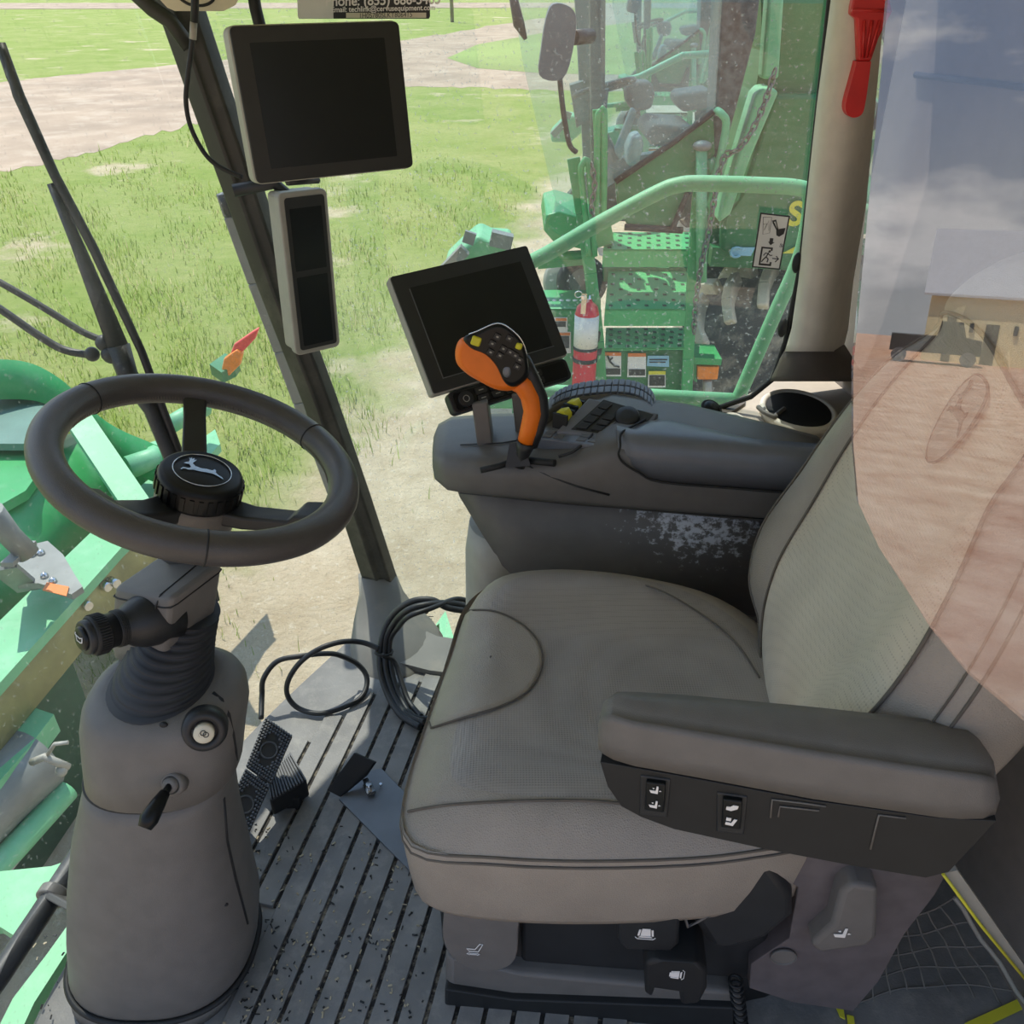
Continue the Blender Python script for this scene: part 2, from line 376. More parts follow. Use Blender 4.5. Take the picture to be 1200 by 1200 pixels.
# black rubber seal of the window
m = M().tube([PL(u, v, RO, RN) for u, v in ((815, 487), (880, 465), (906, 444), (921, 400), (939, 310), (973, 0), (992, -150))], .006, 8)
m.ball(PL(934, 308, RO - RN * .012, RN), (.009, .011, .02)); m.ball(PL(917, 384, RO - RN * .012, RN), (.009, .011, .02))
struct('trim_4', m, MT['black2'], 'black rubber window seal')
# dark corner post beside the windscreen
m = M(); rings = []
for u, v, wd in ((462, 760, .09), (452, 700, .088), (413, 580, .08), (374, 467, .074), (322, 330, .074), (283, 217, .076), (244, 105, .078), (205, -10, .08), (170, -100, .08)):
    c = P(u, v, Y=1.80); a = V((.93, -.30, .10)).normalized(); b = V((.3, .93, 0))
    rings.append([c - a * wd * .5 + b * .02, c - a * wd * .5 - b * .012, c - a * wd * .42 - b * .025, c + a * wd * .12 - b * .032, c + a * wd * .2 - b * .022, c + a * wd * .46 - b * .016, c + a * wd * .5, c + a * wd * .5 + b * .02])
m.loft(rings, smooth=False)
struct('trim_1', m, MT['pillar'], 'dark corner post between windscreen and side window', bevel=.004, seg=2)
m = M(); rings = []
for k, (c, rx, ry) in enumerate(((V((-.355, 1.805, .10)), .05, .035), (V((-.345, 1.785, .055)), .058, .05), (V((-.325, 1.72, .022)), .085, .10), (V((-.30, 1.655, .006)), .11, .135), (V((-.29, 1.64, -.02)), .12, .15))):
    rings.append([c + V((math.cos(t) * rx, math.sin(t) * ry, -.25 * math.sin(t) * ry * (k < 3))) for t in np.linspace(0, 2 * math.pi, 28, endpoint=False)])
m.loft(rings)
struct('trim_3', m, MT['sill'], 'grey moulded foot of the corner post')
m = M().prism([V((-.34, 1.58, .002)), V((-.2, 1.53, .002)), V((.55, 1.40, .002)), V((.62, 1.53, .002)), V((.05, 1.60, .002)), V((-.19, 1.655, .002)), V((-.26, 1.70, .002))], (0, 0, .016))
struct('trim_5', m, MT['sill'], 'grey sill moulding under the side window')
m = M().prism([V((.22, 1.60, -.04)), V((.95, 1.45, -.04)), V((.95, 1.45, .60)), V((.22, 1.60, .50))], (.01, .05, 0)); struct('wall_right', m, MT['trimdk'], 'dark lower side wall behind the console')
# beige pillar behind the side window
m = M(); rings = []
for v, l, r in ((-160, 995, 1098), (0, 973, 1062), (120, 957, 1039), (240, 944, 1015), (330, 935, 1000), (385, 927, 994), (402, 922, 990), (412, 919, 986)):
    f = lambda k: l + (r - l) * k
    i = .97 if v == 412 else 1
    rings.append([P(l, v, Y=1.66), P(f(.02), v, Y=1.60), P(f(.10), v, Y=1.565), P(f(.25), v, Y=1.548), P(f(.5), v, Y=1.545), P(f(.66), v, Y=1.555), P(f(.85), v, Y=1.60), P(r, v, Y=1.66), P(r, v, Y=1.78), P(l, v, Y=1.72)])
m.loft(rings)
struct('trim_2', m, MT['trim'], 'beige pillar trim behind the side window')
m = M(); rings = []
for v, l, r in ((404, 921, 990), (420, 912, 1000), (440, 903, 1012), (447, 900, 1016)):
    f = lambda k: l + (r - l) * k
    rings.append([P(l, v, Y=1.66), P(f(.06), v, Y=1.60), P(f(.3), v, Y=1.57), P(f(.6), v, Y=1.575), P(r, v, Y=1.66), P(r, v, Y=1.8), P(l, v, Y=1.74)])
m.loft(rings)
struct('trim_6', m, MT['trimdk'], 'dark lower pillar trim')
# rear wall with its fabric panel
def rear(i, j):
    y = 1.98 - 1.93 * i; z = -.05 + 1.75 * j
    return V((.685 + .20 * i ** .6 + .03 * j, y, z))
m = M().grid(rear, 20, 8); m2 = M()
struct('wall_rear', m, MT['fabric'], 'grey fabric panel of the rear cab wall', fix=False)
m = M().tube([rear(i, j) - V((.003, 0, 0)) for i, j in ((.01, .99), (.012, .8), (.015, .6), (.02, .45), (.035, .40), (.07, .355))], .004, 6)
a, b = rear(.30, .70), rear(.80, .72)
m.tube([rear(t, .755 + .045 * t) - V((.002, 0, 0)) for t in np.linspace(.10, .9, 9)], .006, 6)
struct('trim_7', m, MT['black2'], 'dark seams of the rear wall panel')
m = M().prism([V((p.x - .38, p.y + .20, 1.60)) for p in FC] + [V((-.86, 0.02, 1.6)), V((1.15, .02, 1.6)), V((1.15, 1.80, 1.6))], (0, 0, .14))
struct('ceiling', m, MT['headliner'], 'cab roof')
# corner of the roof lining with the lamp housing
m = M()
lining = [(150, -170), (160, -30), (196, 9), (205, 13), (262, 13), (276, 6), (300, -40), (312, -170)]
m.loft([[P(u, v, Y=1.62) for u, v in lining], [P(u, v - 4, Y=1.72) for u, v in lining]], smooth=False)
struct('trim_8', m, MT['headliner'], 'cream corner of the roof lining')
m = M().tube([P(u, v, Y=1.74) for u, v in ((140, -25), (178, 10), (200, 25), (222, 55))], .014, 8)
struct('trim_9', m, MT['pillar'], 'dark windscreen surround at the roof corner')

# ------------------------------------------------------------------ marks
DEER = [(-.50, .16), (-.44, .23), (-.37, .27), (-.36, .40), (-.40, .50), (-.35, .43), (-.32, .52), (-.31, .42), (-.24, .50), (-.26, .38), (-.18, .44), (-.24, .30), (-.27, .24), (-.20, .12), (-.05, .06), (.12, .07), (.25, .05), (.30, .13), (.35, .06), (.34, -.02), (.42, -.12), (.50, -.18), (.56, -.28), (.51, -.26), (.42, -.19), (.30, -.12), (.22, -.10), (.05, -.10), (-.12, -.10), (-.22, -.08), (-.34, -.12), (-.46, -.09), (-.52, -.16), (-.55, -.14), (-.49, -.04), (-.33, -.03), (-.30, .04), (-.35, .16), (-.42, .15)]
def seat_icon(m, o, ux, uy, s, mat, style=0):
    if style == 0:      # seat in outline over a double arrow
        m.tube([V(o) + V(ux) * x * s + V(uy) * y * s for x, y in ((-.5, .15), (.05, .15), (.35, .75), (.55, .75), (.25, -.1), (-.35, -.1))], .035 * s, 5, closed=True, mat=mat)
        m.tube([V(o) + V(ux) * x * s + V(uy) * y * s for x, y in ((-.5, -.4), (-.32, -.28), (-.32, -.34), (.15, -.34), (.15, -.28), (.32, -.4), (.15, -.52), (.15, -.46), (-.32, -.46), (-.32, -.52))], .03 * s, 5, closed=True, mat=mat)
    elif style == 1:    # seat from above
        m.shape([(-.3, -.3), (.3, -.3), (.24, .4), (-.24, .4)], o, ux, uy, s, mat, .0008)
        m.shape([(-.48, -.3), (-.36, -.3), (-.3, .3), (-.42, .3)], o, ux, uy, s, mat, .0008)
        m.shape([(.36, -.3), (.48, -.3), (.42, .3), (.3, .3)], o, ux, uy, s, mat, .0008)
        m.shape([(-.42, -.48), (.42, -.48), (.30, -.36), (-.30, -.36)], o, ux, uy, s, mat, .0008)
        m.tube([V(o) + V(ux) * x * s + V(uy) * y * s for x, y in ((-.6, -.5), (-.45, -.66), (.45, -.66), (.6, -.5))], .03 * s, 5, mat=mat)
    elif style == 2:    # seated backrest, filled
        m.shape([(-.5, -.1), (-.35, -.4), (.3, -.4), (.3, .6), (.12, .6), (.08, -.05)], o, ux, uy, s, mat, .0008)
        m.shape([(-.25, .25), (-.08, .15), (-.08, .32)], o, ux, uy, s, mat, .0008)
        m.shape([(.4, -.05), (.62, .02), (.45, .12)], o, ux, uy, s, mat, .0008)
def fr(q):   # frame of a quad: corner, unit axes right and down, normal to the viewer, sizes
    a = q[1] - q[0]; b = q[3] - q[0]; u = a.normalized(); n = a.cross(b).normalized()
    if n.y > 0: n = -n
    d = n.cross(u); d = d if d.dot(b) > 0 else -d
    return q[0], u, d, n, a.length, b.dot(d)

# ------------------------------------------------------------------ monitors
def slab(m, o, u, d, n, x0, x1, y0, y1, z0, z1, r=.0, mat=0):
    pts = []
    if r:
        for cx, cy, a0 in ((x0 + r, y0 + r, 180), (x1 - r, y0 + r, 270), (x1 - r, y1 - r, 0), (x0 + r, y1 - r, 90)):
            for k in range(5):
                t = math.radians(a0 + k * 22.5); pts.append((cx + r * math.cos(t), cy + r * math.sin(t)))
    else: pts = [(x0, y0), (x1, y0), (x1, y1), (x0, y1)]
    return m.prism([o + u * x + d * y + n * z0 for x, y in pts], n * (z1 - z0), mat)
def monitor(name, label, px, width, depth, group=None, taper=0):
    o, u, d, n, W, Hh = fr(quad(px, width))
    t = thing(name, label, 'monitor', o + u * W / 2 + d * Hh - n * depth, group)
    return t, o, u, d, n, W, Hh
t, o, u, d, n, W, Hh = monitor('display_monitor', 'large grey monitor with blank black screen high on the dark corner post', ((268, 31), (467, 25), (473, 197), (288, 217)), .27, .035)
slab(M(), o, u, d, n, 0, W, 0, Hh, -.035, -.002)
m = M(); slab(m, o, u, d, n, -.002, W + .002, -.002, Hh + .002, -.04, -.004, .012); slab(m, o, u, d, n, .03, W - .03, .03, Hh - .03, -.06, -.04, .01)
obj('housing', m, MT['housing'], t, .004)
m = M(); slab(m, o, u, d, n, 0, W, 0, Hh, -.004, .001, .008)
bz = obj('bezel', m, MT['bezel'], t, .0015)
m = M(); slab(m, o, u, d, n, .026, W - .028, .022, Hh - .02, .001, .0016, .002); obj('screen', m, MT['screen'], t)
m = M(); m.tube([o + u * W * .55 + d * Hh * .5 - n * .06, o + u * W * .4 + d * Hh * .5 - n * .10, o + u * W * .12 + d * Hh * .55 - n * .13], .014, 10); m.ball(o + u * W * .55 + d * Hh * .5 - n * .07, .022)
obj('mounting_arm', m, MT['black'], t); m = M().tube([o + u * W * .20 + d * (Hh + .004) - n * .02, o + u * W * .42 + d * (Hh + .008) - n * .045], .006, 6)
obj('stylus_clip', m, MT['black'], t)

t, o, u, d, n, W, Hh = monitor('display_monitor', 'narrow upright monitor with two stacked dark screens below the large one on the corner post', ((328, 229), (381, 223), (393, 405), (345, 416)), .094, .05)
m = M(); slab(m, o, u, d, n, -.004, W + .004, -.004, Hh + .004, -.02, .0, .012); slab(m, o, u, d, n, 0, W, 0, Hh, -.055, -.021, .01)
obj('housing', m, MT['housing'], t, .003)
m = M(); slab(m, o, u, d, n, .007, W - .004, .006, Hh - .006, 0, .0015, .006); obj('bezel', m, MT['bezel'], t)
for y0, y1 in ((.026, .143), (.155, Hh - .014)):
    m = M(); slab(m, o, u, d, n, .015, W - .012, y0, y1, .0015, .002, .002); obj('screen', m, MT['screen'], t)
m = M().tube([o + u * W * .5 + d * .02 - n * .04, o + u * W * .2 + d * -.012 - n * .06, o - u * .05 - n * .09], .012, 8); obj('mounting_arm', m, MT['black'], t)

AMQ = ((457, 325), (617, 288), (655, 418), (497, 465))
t, o, u, d, n, W, Hh = monitor('display_monitor', 'tilted touch-screen monitor standing on the right hand console behind the orange lever', AMQ, .295, .03)
m = M(); slab(m, o, u, d, n, -.002, W + .002, -.002, Hh + .002, -.028, -.003, .006); obj('housing', m, MT['housing'], t, .003)
m = M(); slab(m, o, u, d, n, 0, W, 0, Hh, -.003, .0012, .005); obj('bezel', m, MT['bezel'], t)
m = M(); slab(m, o, u, d, n, .03, W - .026, .028, Hh - .024, .0012, .0018); obj('screen', m, MT['screen'], t)
m = M(); slab(m, o, u, d, n, .027, W - .023, Hh - .0235, Hh - .022, .0012, .0022); slab(m, o, u, d, n, .027, .0285, .03, Hh - .022, .0012, .0022); obj('screen_edge', m, MT['plate'], t)
kq = o + d * (Hh + .004) - n * .012
m = M(); slab(m, kq, u, d, n, .028, W - .002, 0, .043, -.02, .004, .010)
kp = obj('keypad', m, MT['black'], t, .002)
m = M(); slab(m, kq, u, d, n, .036, W - .010, .005, .038, .004, .006, .006); obj('keypad_face', m, MT['gloss'], kp)
m = M()
for i in range(5):
    for j in range(2):
        slab(m, kq, u, d, n, .082 + i * .031, .106 + i * .031, .007 + j * .0155, .020 + j * .0155, .006, .0085, .003)
        slab(m, kq, u, d, n, .089 + i * .031, .099 + i * .031, .012 + j * .0155, .014 + j * .0155, .0085, .0088, mat=1)
obj('key', m, [MT['black'], MT['housing']], kp)
m = M().cyl(kq + u * .058 + d * .0215 + n * .006, kq + u * .058 + d * .0215 + n * .012, .015); m.torus(kq + u * .058 + d * .0215 + n * .0125, n, .006, .0008, 16, 5, 1); obj('dial', m, [MT['black'], MT['housing']], kp)
m = M(); c0 = kq + u * .10 + d * .05 - n * .02
m.bar(c0 + V((-.01, 0, .03)), V((c0.x, c0.y + .0, .66)), .06, .03); m.bar(c0 + V((.06, .02, .03)), V((c0.x + .07, c0.y + .02, .66)), .02, .02)
obj('stand', m, MT['plastic'], t, .003)

# ------------------------------------------------------------------ right hand console
CY = lambda x: 1.375 - .17 * x
LIDY = lambda x: float(np.interp(x, [.19, .27, .46, .56], [1.385, 1.455, 1.352, 1.30]))
cons = thing('control_console', 'dark grey right-hand armrest console with keypads beside the seat', 'console', (.15, 1.46, .28))
m = M(); rings = []
for x, zt, i0, i1, dz in ((-.158, .648, .075, .06, .012), (-.152, .655, .04, .03, .006), (-.125, .664, .012, .01, 0), (-.05, .672, 0, 0, 0), (.06, .684, 0, 0, 0), (.12, .700, 0, 0, 0), (.165, .725, 0, 0, 0), (.20, .737, 0, 0, 0), (.34, .737, 0, 0, 0), (.50, .730, 0, 0, 0), (.56, .725, 0, 0, 0)):
    y0 = CY(x) + i0; y1 = CY(x) + .225 - i1 - max(0, x - .27) * .33
    rings.append([V((x, y, z)) for y, z in ((y0 + .03, .588 + dz), (y0 + .006, .596 + dz), (y0, .612), (y0 + .001, zt - .032), (y0 + .006, zt - .016), (y0 + .018, zt - .005), (y0 + .04, zt), (y1 - .04, zt + .004), (y1 - .012, zt - .002), (y1, zt - .02), (y1, .60), (y1 - .03, .588 + dz))])
m.loft(rings)
obj('upper_body', m, MT['plastic2'], cons)
m = M(); rings = []
for x, zb, i in ((-.118, .575, .05), (-.105, .548, .03), (-.06, .47, .018), (-.02, .40, .012), (.02, .36, .01), (.3, .34, .01), (.56, .34, .01)):
    y0 = CY(x) + .012 + i; y1 = CY(x) + .20 - i
    rings.append([V((x, y, z)) for y, z in ((y0 + .06, zb), (y0 + .03, zb), (y0 + .012, zb + .015), (y0, .60), (y1, .60), (y1 - .02, zb))])
m.loft(rings)
obj('lower_body', m, MT['scuff'], cons, label='lower console side with pale scuff marks')
m = M().loft([[V((-.03 + .07 * math.cos(a) * k, 1.50 + .09 * math.sin(a) * k, z)) for a in np.linspace(0, 2 * math.pi, 24, endpoint=False)] for z, k in ((.02, 1.15), (.25, 1.05), (.40, 1.0), (.47, .85))])
obj('pedestal', m, MT['housing'], cons, label='light grey rounded pedestal')
# padded lid
m = M(); top = [(733, 521), (752, 500), (772, 485), (800, 487), (1000, 532), (960, 560), (900, 552), (760, 541), (738, 537)]
near = [V((x, CY(x) + .001, z)) for x, z in ((.185, .715), (.20, .745), (.56, .745), (.56, .668), (.265, .668), (.225, .684), (.198, .70))]
m.loft([[p + V((0, dy, 0)) + V((0, 0, 0)) for p in near] for dy in (-.004, .006)], smooth=False)
m2 = M(); xs = np.linspace(.19, .56, 12); rings = []
for x in xs:
    e = .012 * math.exp(-(x - .19) / .012)
    y0 = CY(x) + e; y1 = max(y0 + .05, LIDY(x)) 
    rings.append([V((x, y, z)) for y, z in ((y0 - .003, .668 + max(0, .26 - x) * .6), (y0 - .004, .712), (y0, .732), (y0 + .012, .744), (y0 + .035, .748), (y1 - .03, .743), (y1 - .01, .738), (y1, .728), (y1, .71), (y0 + .05, .70))])
m2.loft(rings)
lid = obj('lid', m2, MT['lid'], cons, label='smooth padded storage lid')
gp_ = [V((x, CY(x) - .005, z)) for x, z in ((.56, .667), (.42, .667), (.27, .667), (.228, .683), (.200, .700), (.190, .716), (.192, .732))] + [V((.194, CY(.194) + .018, .745))] + [V((.194 + (.27 - .194) * k, 1.365 + .09 * k, .746 - .008 * k)) for k in (.2, .6, 1)]
obj('lid_gap', M().tube(spline(gp_, 4), .0022, 6), MT['black2'], lid)
# hand lever gate
m = M()
def ctop(x): return float(np.interp(x, [-.152, -.125, -.05, .06, .12, .165, .2], [.655, .664, .672, .684, .70, .725, .737]))
def top_strip(pts, w, z0=.001):
    m.tube([V((p.x, p.y, ctop(p.x) + z0)) for p in pts], w, 8)
top_strip([P(u, v, z=.676) for u, v in ((563, 549), (585, 546), (603, 541), (612, 538))], .006)
top_strip([P(u, v, z=.682) for u, v in ((612, 538), (628, 541), (650, 547))], .007)
obj('lever_gate', m, MT['black2'], cons)
# thin crease lines of the moulding
m = M().tube([V((x, CY(x) - .001, z)) for x, z in ((-.1, .603), (.1, .60), (.3, .603), (.5, .607))], .0012, 5)
m.tube([V((x, CY(x) + y, z)) for x, y, z in ((.02, .012, .672), (.07, .003, .655), (.12, 0, .640), (.18, -.001, .628))], .0022, 6)
m.tube([V((x, CY(x) + y, ctop(x) + .002)) for x, y in ((.165, .09), (.14, .045), (.11, .02), (.085, .012))], .003, 6)
m.tube([V((x, CY(x) + y, ctop(x) + .003)) for x, y in ((-.10, .07), (-.02, .075), (.06, .10), (.13, .10), (.165, .09))], .0015, 6)
obj('crease_line', m, MT['black'], cons)
# keypads: arched bank along the far side and a flat bank with a dial
m = M(); arch = []
A0 = [P(u, v, z=.735) for u, v in ((640, 470), (662, 462), (700, 460), (738, 463), (762, 475), (771, 492))]
ax = spline(A0, 5); rings = []
for i, p in enumerate(ax):
    k = i / (len(ax) - 1); h = .018 + .026 * math.sin(min(1, k * 1.3) * math.pi * .55)
    if k > .8: h *= 1 - (k - .8) * 1.9
    a = V((.17, .98, 0)).normalized()
    rings.append([p - a * .012 + V((0, 0, -.06)), p - a * .012 + V((0, 0, h - .045)), p - a * .008 + V((0, 0, h - .04)), p + a * .045 + V((0, 0, h - .032)), p + a * .06 + V((0, 0, h - .042)), p + a * .066 + V((0, 0, -.06))])
m.loft(rings, smooth=False)
kb = obj('keypad', m, MT['plastic2'], cons, .003)
m = M()
for i in range(2, len(ax) - 2):
    r0, r1 = rings[i], rings[i + 1]
    for j in range(2):
        lo, hi = .04 + j * .48, .44 + j * .48
        q = [r0[2].lerp(r0[3], lo).lerp(r1[2].lerp(r1[3], lo), .06), r0[2].lerp(r0[3], lo).lerp(r1[2].lerp(r1[3], lo), .92), r0[2].lerp(r0[3], hi).lerp(r1[2].lerp(r1[3], hi), .92), r0[2].lerp(r0[3], hi).lerp(r1[2].lerp(r1[3], hi), .06)]
        m.prism([p + V((0, 0, .001)) for p in q], (0, 0, .0035))
obj('key', m, MT['lid'], kb, .0012, 2)
KO, KN = P(710, 508, z=.722), V((-.10, -.42, .90)).normalized()
FQ = [PL(u, v, KO, KN) for u, v in ((672, 503), (708, 470), (766, 487), (744, 513))]; fn = KN
B = lambda s, r, h=0: FQ[0].lerp(FQ[1], s).lerp(FQ[3].lerp(FQ[2], s), r) + fn * h
m = M().prism([PL(u, v, KO, KN) for u, v in ((652, 505), (690, 466), (772, 484), (752, 516))], (0, 0, -.07))
kf = obj('keypad', m, MT['lid'], cons, .003)
m = M()
def bq(m, s0, s1, r0, r1, h0=.001, h1=.004, mat=0): m.prism([B(s0, r0, h0), B(s1, r0, h0), B(s1, r1, h0), B(s0, r1, h0)], fn * (h1 - h0), mat)
for i in range(4):
    bq(m, .03 + i * .24, .23 + i * .24, .02, .20)
    if i < 3: bq(m, .05 + i * .2, .2 + i * .2, .26, .44)
for i in range(3): bq(m, .03 + i * .14, .14 + i * .14, .52, .72)
obj('key', m, MT['black'], kf, .001, 2)
m = M(); bq(m, -.02, 1.03, -.03, .99, .0003, .0008); obj('key_surround', m, MT['bezel'], kf)
c = B(.68, .62); m = M().lathe([(.023, 0), (.023, .006), (.020, .010), (.010, .011)], c, fn, 28); obj('dial', m, MT['black'], kf)
# row of slim keys in front and the yellow rockers
G = [P(640, 505, z=.712), P(739, 513, z=.722), P(728, 525, z=.718), P(632, 513, z=.705)]
Bg = lambda s, r, h=0: G[0].lerp(G[1], s).lerp(G[3].lerp(G[2], s), r) + V((0, 0, h))
m = M().prism([Bg(-.05, -.15), Bg(1.05, -.15), Bg(1.05, 1.1), Bg(-.05, 1.1)], (0, 0, -.05)); ks = obj('switch_row', m, MT['lid'], cons, .002)
m = M()
for i in range(7):
    for j in range(2):
        if i == 2: continue
        m.prism([Bg(.02 + i * .14, .05 + j * .45, .0005), Bg(.13 + i * .14, .05 + j * .45, .0005), Bg(.13 + i * .14, .42 + j * .45, .0005), Bg(.02 + i * .14, .42 + j * .45, .0005)], (0, 0, .002))
obj('key', m, MT['plastic2'], ks, .0006, 1)
for u0, v0 in ((661, 484), (673, 473)):
    c = P(u0, v0, z=.742); a = (P(u0 + 12, v0 - 9, z=.742) - c).normalized(); b = V((a.y, -a.x, 0)); b = V((0, 0, 1)).cross(a)
    m = M().prism([c - b * .012 - a * .011 + V((0, 0, -.03)), c - b * .012 - a * .011, c - b * .004 - a * .011 + V((0, 0, .010)), c + b * .012 - a * .011 + V((0, 0, .003)), c + b * .014 - a * .011 + V((0, 0, -.03))], a * .022)
    obj('rocker', m, MT['yellow'], cons, .002, label='yellow rocker switch')
    m = M().box(c + V((0, 0, -.012)) + a * .0135, (.006, .03, .03), Matrix.Rotation(math.atan2(a.y, a.x), 3, 'Z')); m.box(c + V((0, 0, -.012)) - a * .0135, (.006, .03, .03), Matrix.Rotation(math.atan2(a.y, a.x), 3, 'Z')); obj('rocker_surround', m, MT['black2'], cons)

# ------------------------------------------------------------------ orange control lever
LY = 1.36
lp = lambda u, v, dy=0: P(u, v, Y=LY + dy)
lev = thing('control_lever', 'orange and black multi-function control lever on the console', 'lever', lp(610, 545))
def pillow(poly, y0, y1, infl, mt, name, bev, label=None):
    m = M(); m.prism([lp(u, v, y0) for u, v in poly], lp(poly[0][0], poly[0][1], y1) - lp(poly[0][0], poly[0][1], y0))
    return obj(name, m, mt, lev, bev, 4, label)
m = M().tube([lp(*q, dy) for *q, dy in ((616, 519, 0), (621, 500, 0), (625, 482, 0), (622, 464, 0), (614, 450, 0), (603, 444, .0))], [.0155, .0165, .0175, .0185, .020, .020], 16)
obj('grip', m, MT['orange'], lev)
m = M(); out = spline([(541, 396, 0), (534, 408, 0), (535, 425, 0), (547, 438, 0), (562, 447, 0), (580, 456, 0), (597, 458, 0), (610, 452, 0), (604, 440, 0), (590, 430, 0), (575, 410, 0), (556, 396, 0)], 4, True)
cx = sum(p.x for p in out) / len(out); cyy = sum(p.y for p in out) / len(out)
rings = []
for k, dy in ((.80, -.030), (.93, -.026), (1.0, -.014), (1.0, .006), (.93, .018), (.8, .022)):
    rings.append([lp(cx + (p.x - cx) * k, cyy + (p.y - cyy) * k, dy) for p in out])
m.loft(rings); obj('palm_rest', m, MT['orange'], lev)
out = spline([(543, 396, 0), (560, 388, 0), (583, 379, 0), (600, 387, 0), (613, 402, 0), (619, 425, 0), (618, 442, 0), (605, 453, 0), (592, 449, 0), (581, 428, 0), (568, 415, 0), (552, 408, 0)], 4, True)
cx = sum(p.x for p in out) / len(out); cyy = sum(p.y for p in out) / len(out)
m = M(); rings = []
for k, dy in ((.86, -.041), (.95, -.039), (1.0, -.031), (1.0, .0), (.95, .024), (.8, .03)):
    rings.append([lp(cx + (p.x - cx) * k, cyy + (p.y - cyy) * k, dy) for p in out])
m.loft(rings); hd = obj('key_head', m, MT['gloss'], lev)
m = M().tube([lp(p.x, p.y, -.034) for p in out[2:20]], .0012, 5); obj('chrome_edge', m, MT['chrome'], lev)
m = M().tube([lp(*q, .0) for q in ((613, 420), (625, 445), (634, 466), (636, 486), (630, 506), (623, 522))], [.012, .0125, .012, .012, .011, .011], 12); obj('spine', m, MT['black'], lev)
m = M(); 
for q in ((583, 394), (597, 396), (577, 402), (590, 408), (575, 412), (586, 416), (598, 412), (604, 416), (609, 421), (606, 429)):
    c = lp(*q, -.041); m.box(c, (.0105, .006, .0095), Matrix.Rotation(.5, 3, 'Y')); m.box(c + V((0, -.0033, 0)), (.004, .0006, .003), Matrix.Rotation(.5, 3, 'Y'), 1)
obj('key', m, [MT['black'], MT['housing']], hd, .001, 1)
for q, s in (((558, 399), .016), ((608, 405), .011)):
    m = M().box(lp(*q, -.038), (s, .012, s), Matrix.Rotation(.35, 3, 'Y')); obj('yellow_key', m, MT['yellow'], hd, .003, label='yellow-green key')
m = M().lathe([(.0105, 0), (.0105, .004), (.008, .006), (.003, .0065)], lp(594, 434, -.036), (0, -1, .15), 20, ell=(.75, 1.1)); obj('thumb_switch', m, MT['plate'], hd)
m = M().tube([lp(617, 517), lp(615, 524), lp(612, 534, .01), lp(607, 545, .01)], [.0185, .0155, .012, .014], 12)
m.loft([[lp(597 + dx * 1, 545, .005) + V((0, k, 0)) if False else lp(u, v, dy) for u, v, dy in q] for q in (((592, 548, -.005), (622, 546, -.005), (622, 546, .03), (592, 548, .03)), ((597, 520, .01), (612, 517, .01), (612, 517, .03), (597, 520, .03)))for dx in (0,) for k in (0,)], smooth=False)
obj('boot', m, MT['black'], lev)
# ================================================================== driver's seat
seat = thing('driver_seat', 'grey leather driver seat with perforated cushion and tall backrest', 'seat', (.2, .95, 0))
SO = [(-.115, .708), (0, .690), (.15, .688), (.30, .70), (.42, .735), (.49, .85), (.50, .98), (.455, 1.11), (.36, 1.195), (.24, 1.245), (.12, 1.268), (.02, 1.266), (-.045, 1.24), (-.085, 1.18), (-.105, 1.08), (-.128, .95), (-.147, .83), (-.148, .75)]
SOc = [V((x, y, 0)) for x, y in SO]; outl = spline(SOc, 6, True); sc0 = V((.17, .97, 0))
angs = [math.atan2(p.y - sc0.y, p.x - sc0.x) for p in outl]; rads = [(p - sc0).length for p in outl]
oa = np.argsort(angs); AA = np.array(angs)[oa]; RR = np.array(rads)[oa]
def srad(a): return float(np.interp(a, np.concatenate([AA - 2 * math.pi, AA, AA + 2 * math.pi]), np.tile(RR, 3)))
def smooth(t): t = max(0, min(1, t)); return t * t * (3 - 2 * t)
def stop(x, y):
    dx, dy = x - sc0.x, y - sc0.y; s = min(1.06, math.hypot(dx, dy) / srad(math.atan2(dy, dx)))
    z = .528 - .050 * max(0, (s - .66) / .34) ** 2.2
    z += .030 * smooth((y - 1.06) / .13) * (1 - smooth((s - .90) / .12)) + .008 * smooth((.86 - y) / .12) * (1 - smooth((s - .8) / .2))
    z -= .016 * math.exp(-((x - .25) ** 2 + (y - .95) ** 2) / .03)
    z -= .012 * smooth((-x - .02) / .12)
    return z
def spt(a, s, lift=0):
    r = srad(a) * s; x, y = sc0.x + r * math.cos(a), sc0.y + r * math.sin(a); return V((x, y, stop(x, y) + lift))
NA = 108; TA = np.linspace(-math.pi, math.pi, NA, endpoint=False)
m = M(); rings = []
for z, k in ((.316, .93), (.318, .965), (.335, .985), (.38, .998), (.43, 1.008), (.458, 1.010), (.472, 1.004)):
    rings.append([V((sc0.x + srad(a) * k * math.cos(a), sc0.y + srad(a) * k * math.sin(a), z + .02 * smooth((sc0.y + srad(a) * math.sin(a) - 1.0) / .2) * (z > .4))) for a in TA])
for s in (1.0, .985, .965, .94, .91, .88, .84, .80): rings.append([spt(a, s) for a in TA])
m.loft(rings, caps=False); m.add(rings[0], [tuple(range(NA))], 0, False)
def insert_edge(a):     # where the perforated centre begins
    return .86 if abs(a + math.pi / 2) > .9 else .80
rings2 = [[spt(a, s) for a in TA] for s in np.linspace(.80, .04, 15)]
m.loft(rings2, caps=False, mat=1); m.add(rings2[-1], [tuple(range(NA))], 1)
cush = obj('seat_cushion', m, [MT['leather'], MT['perf']], seat)
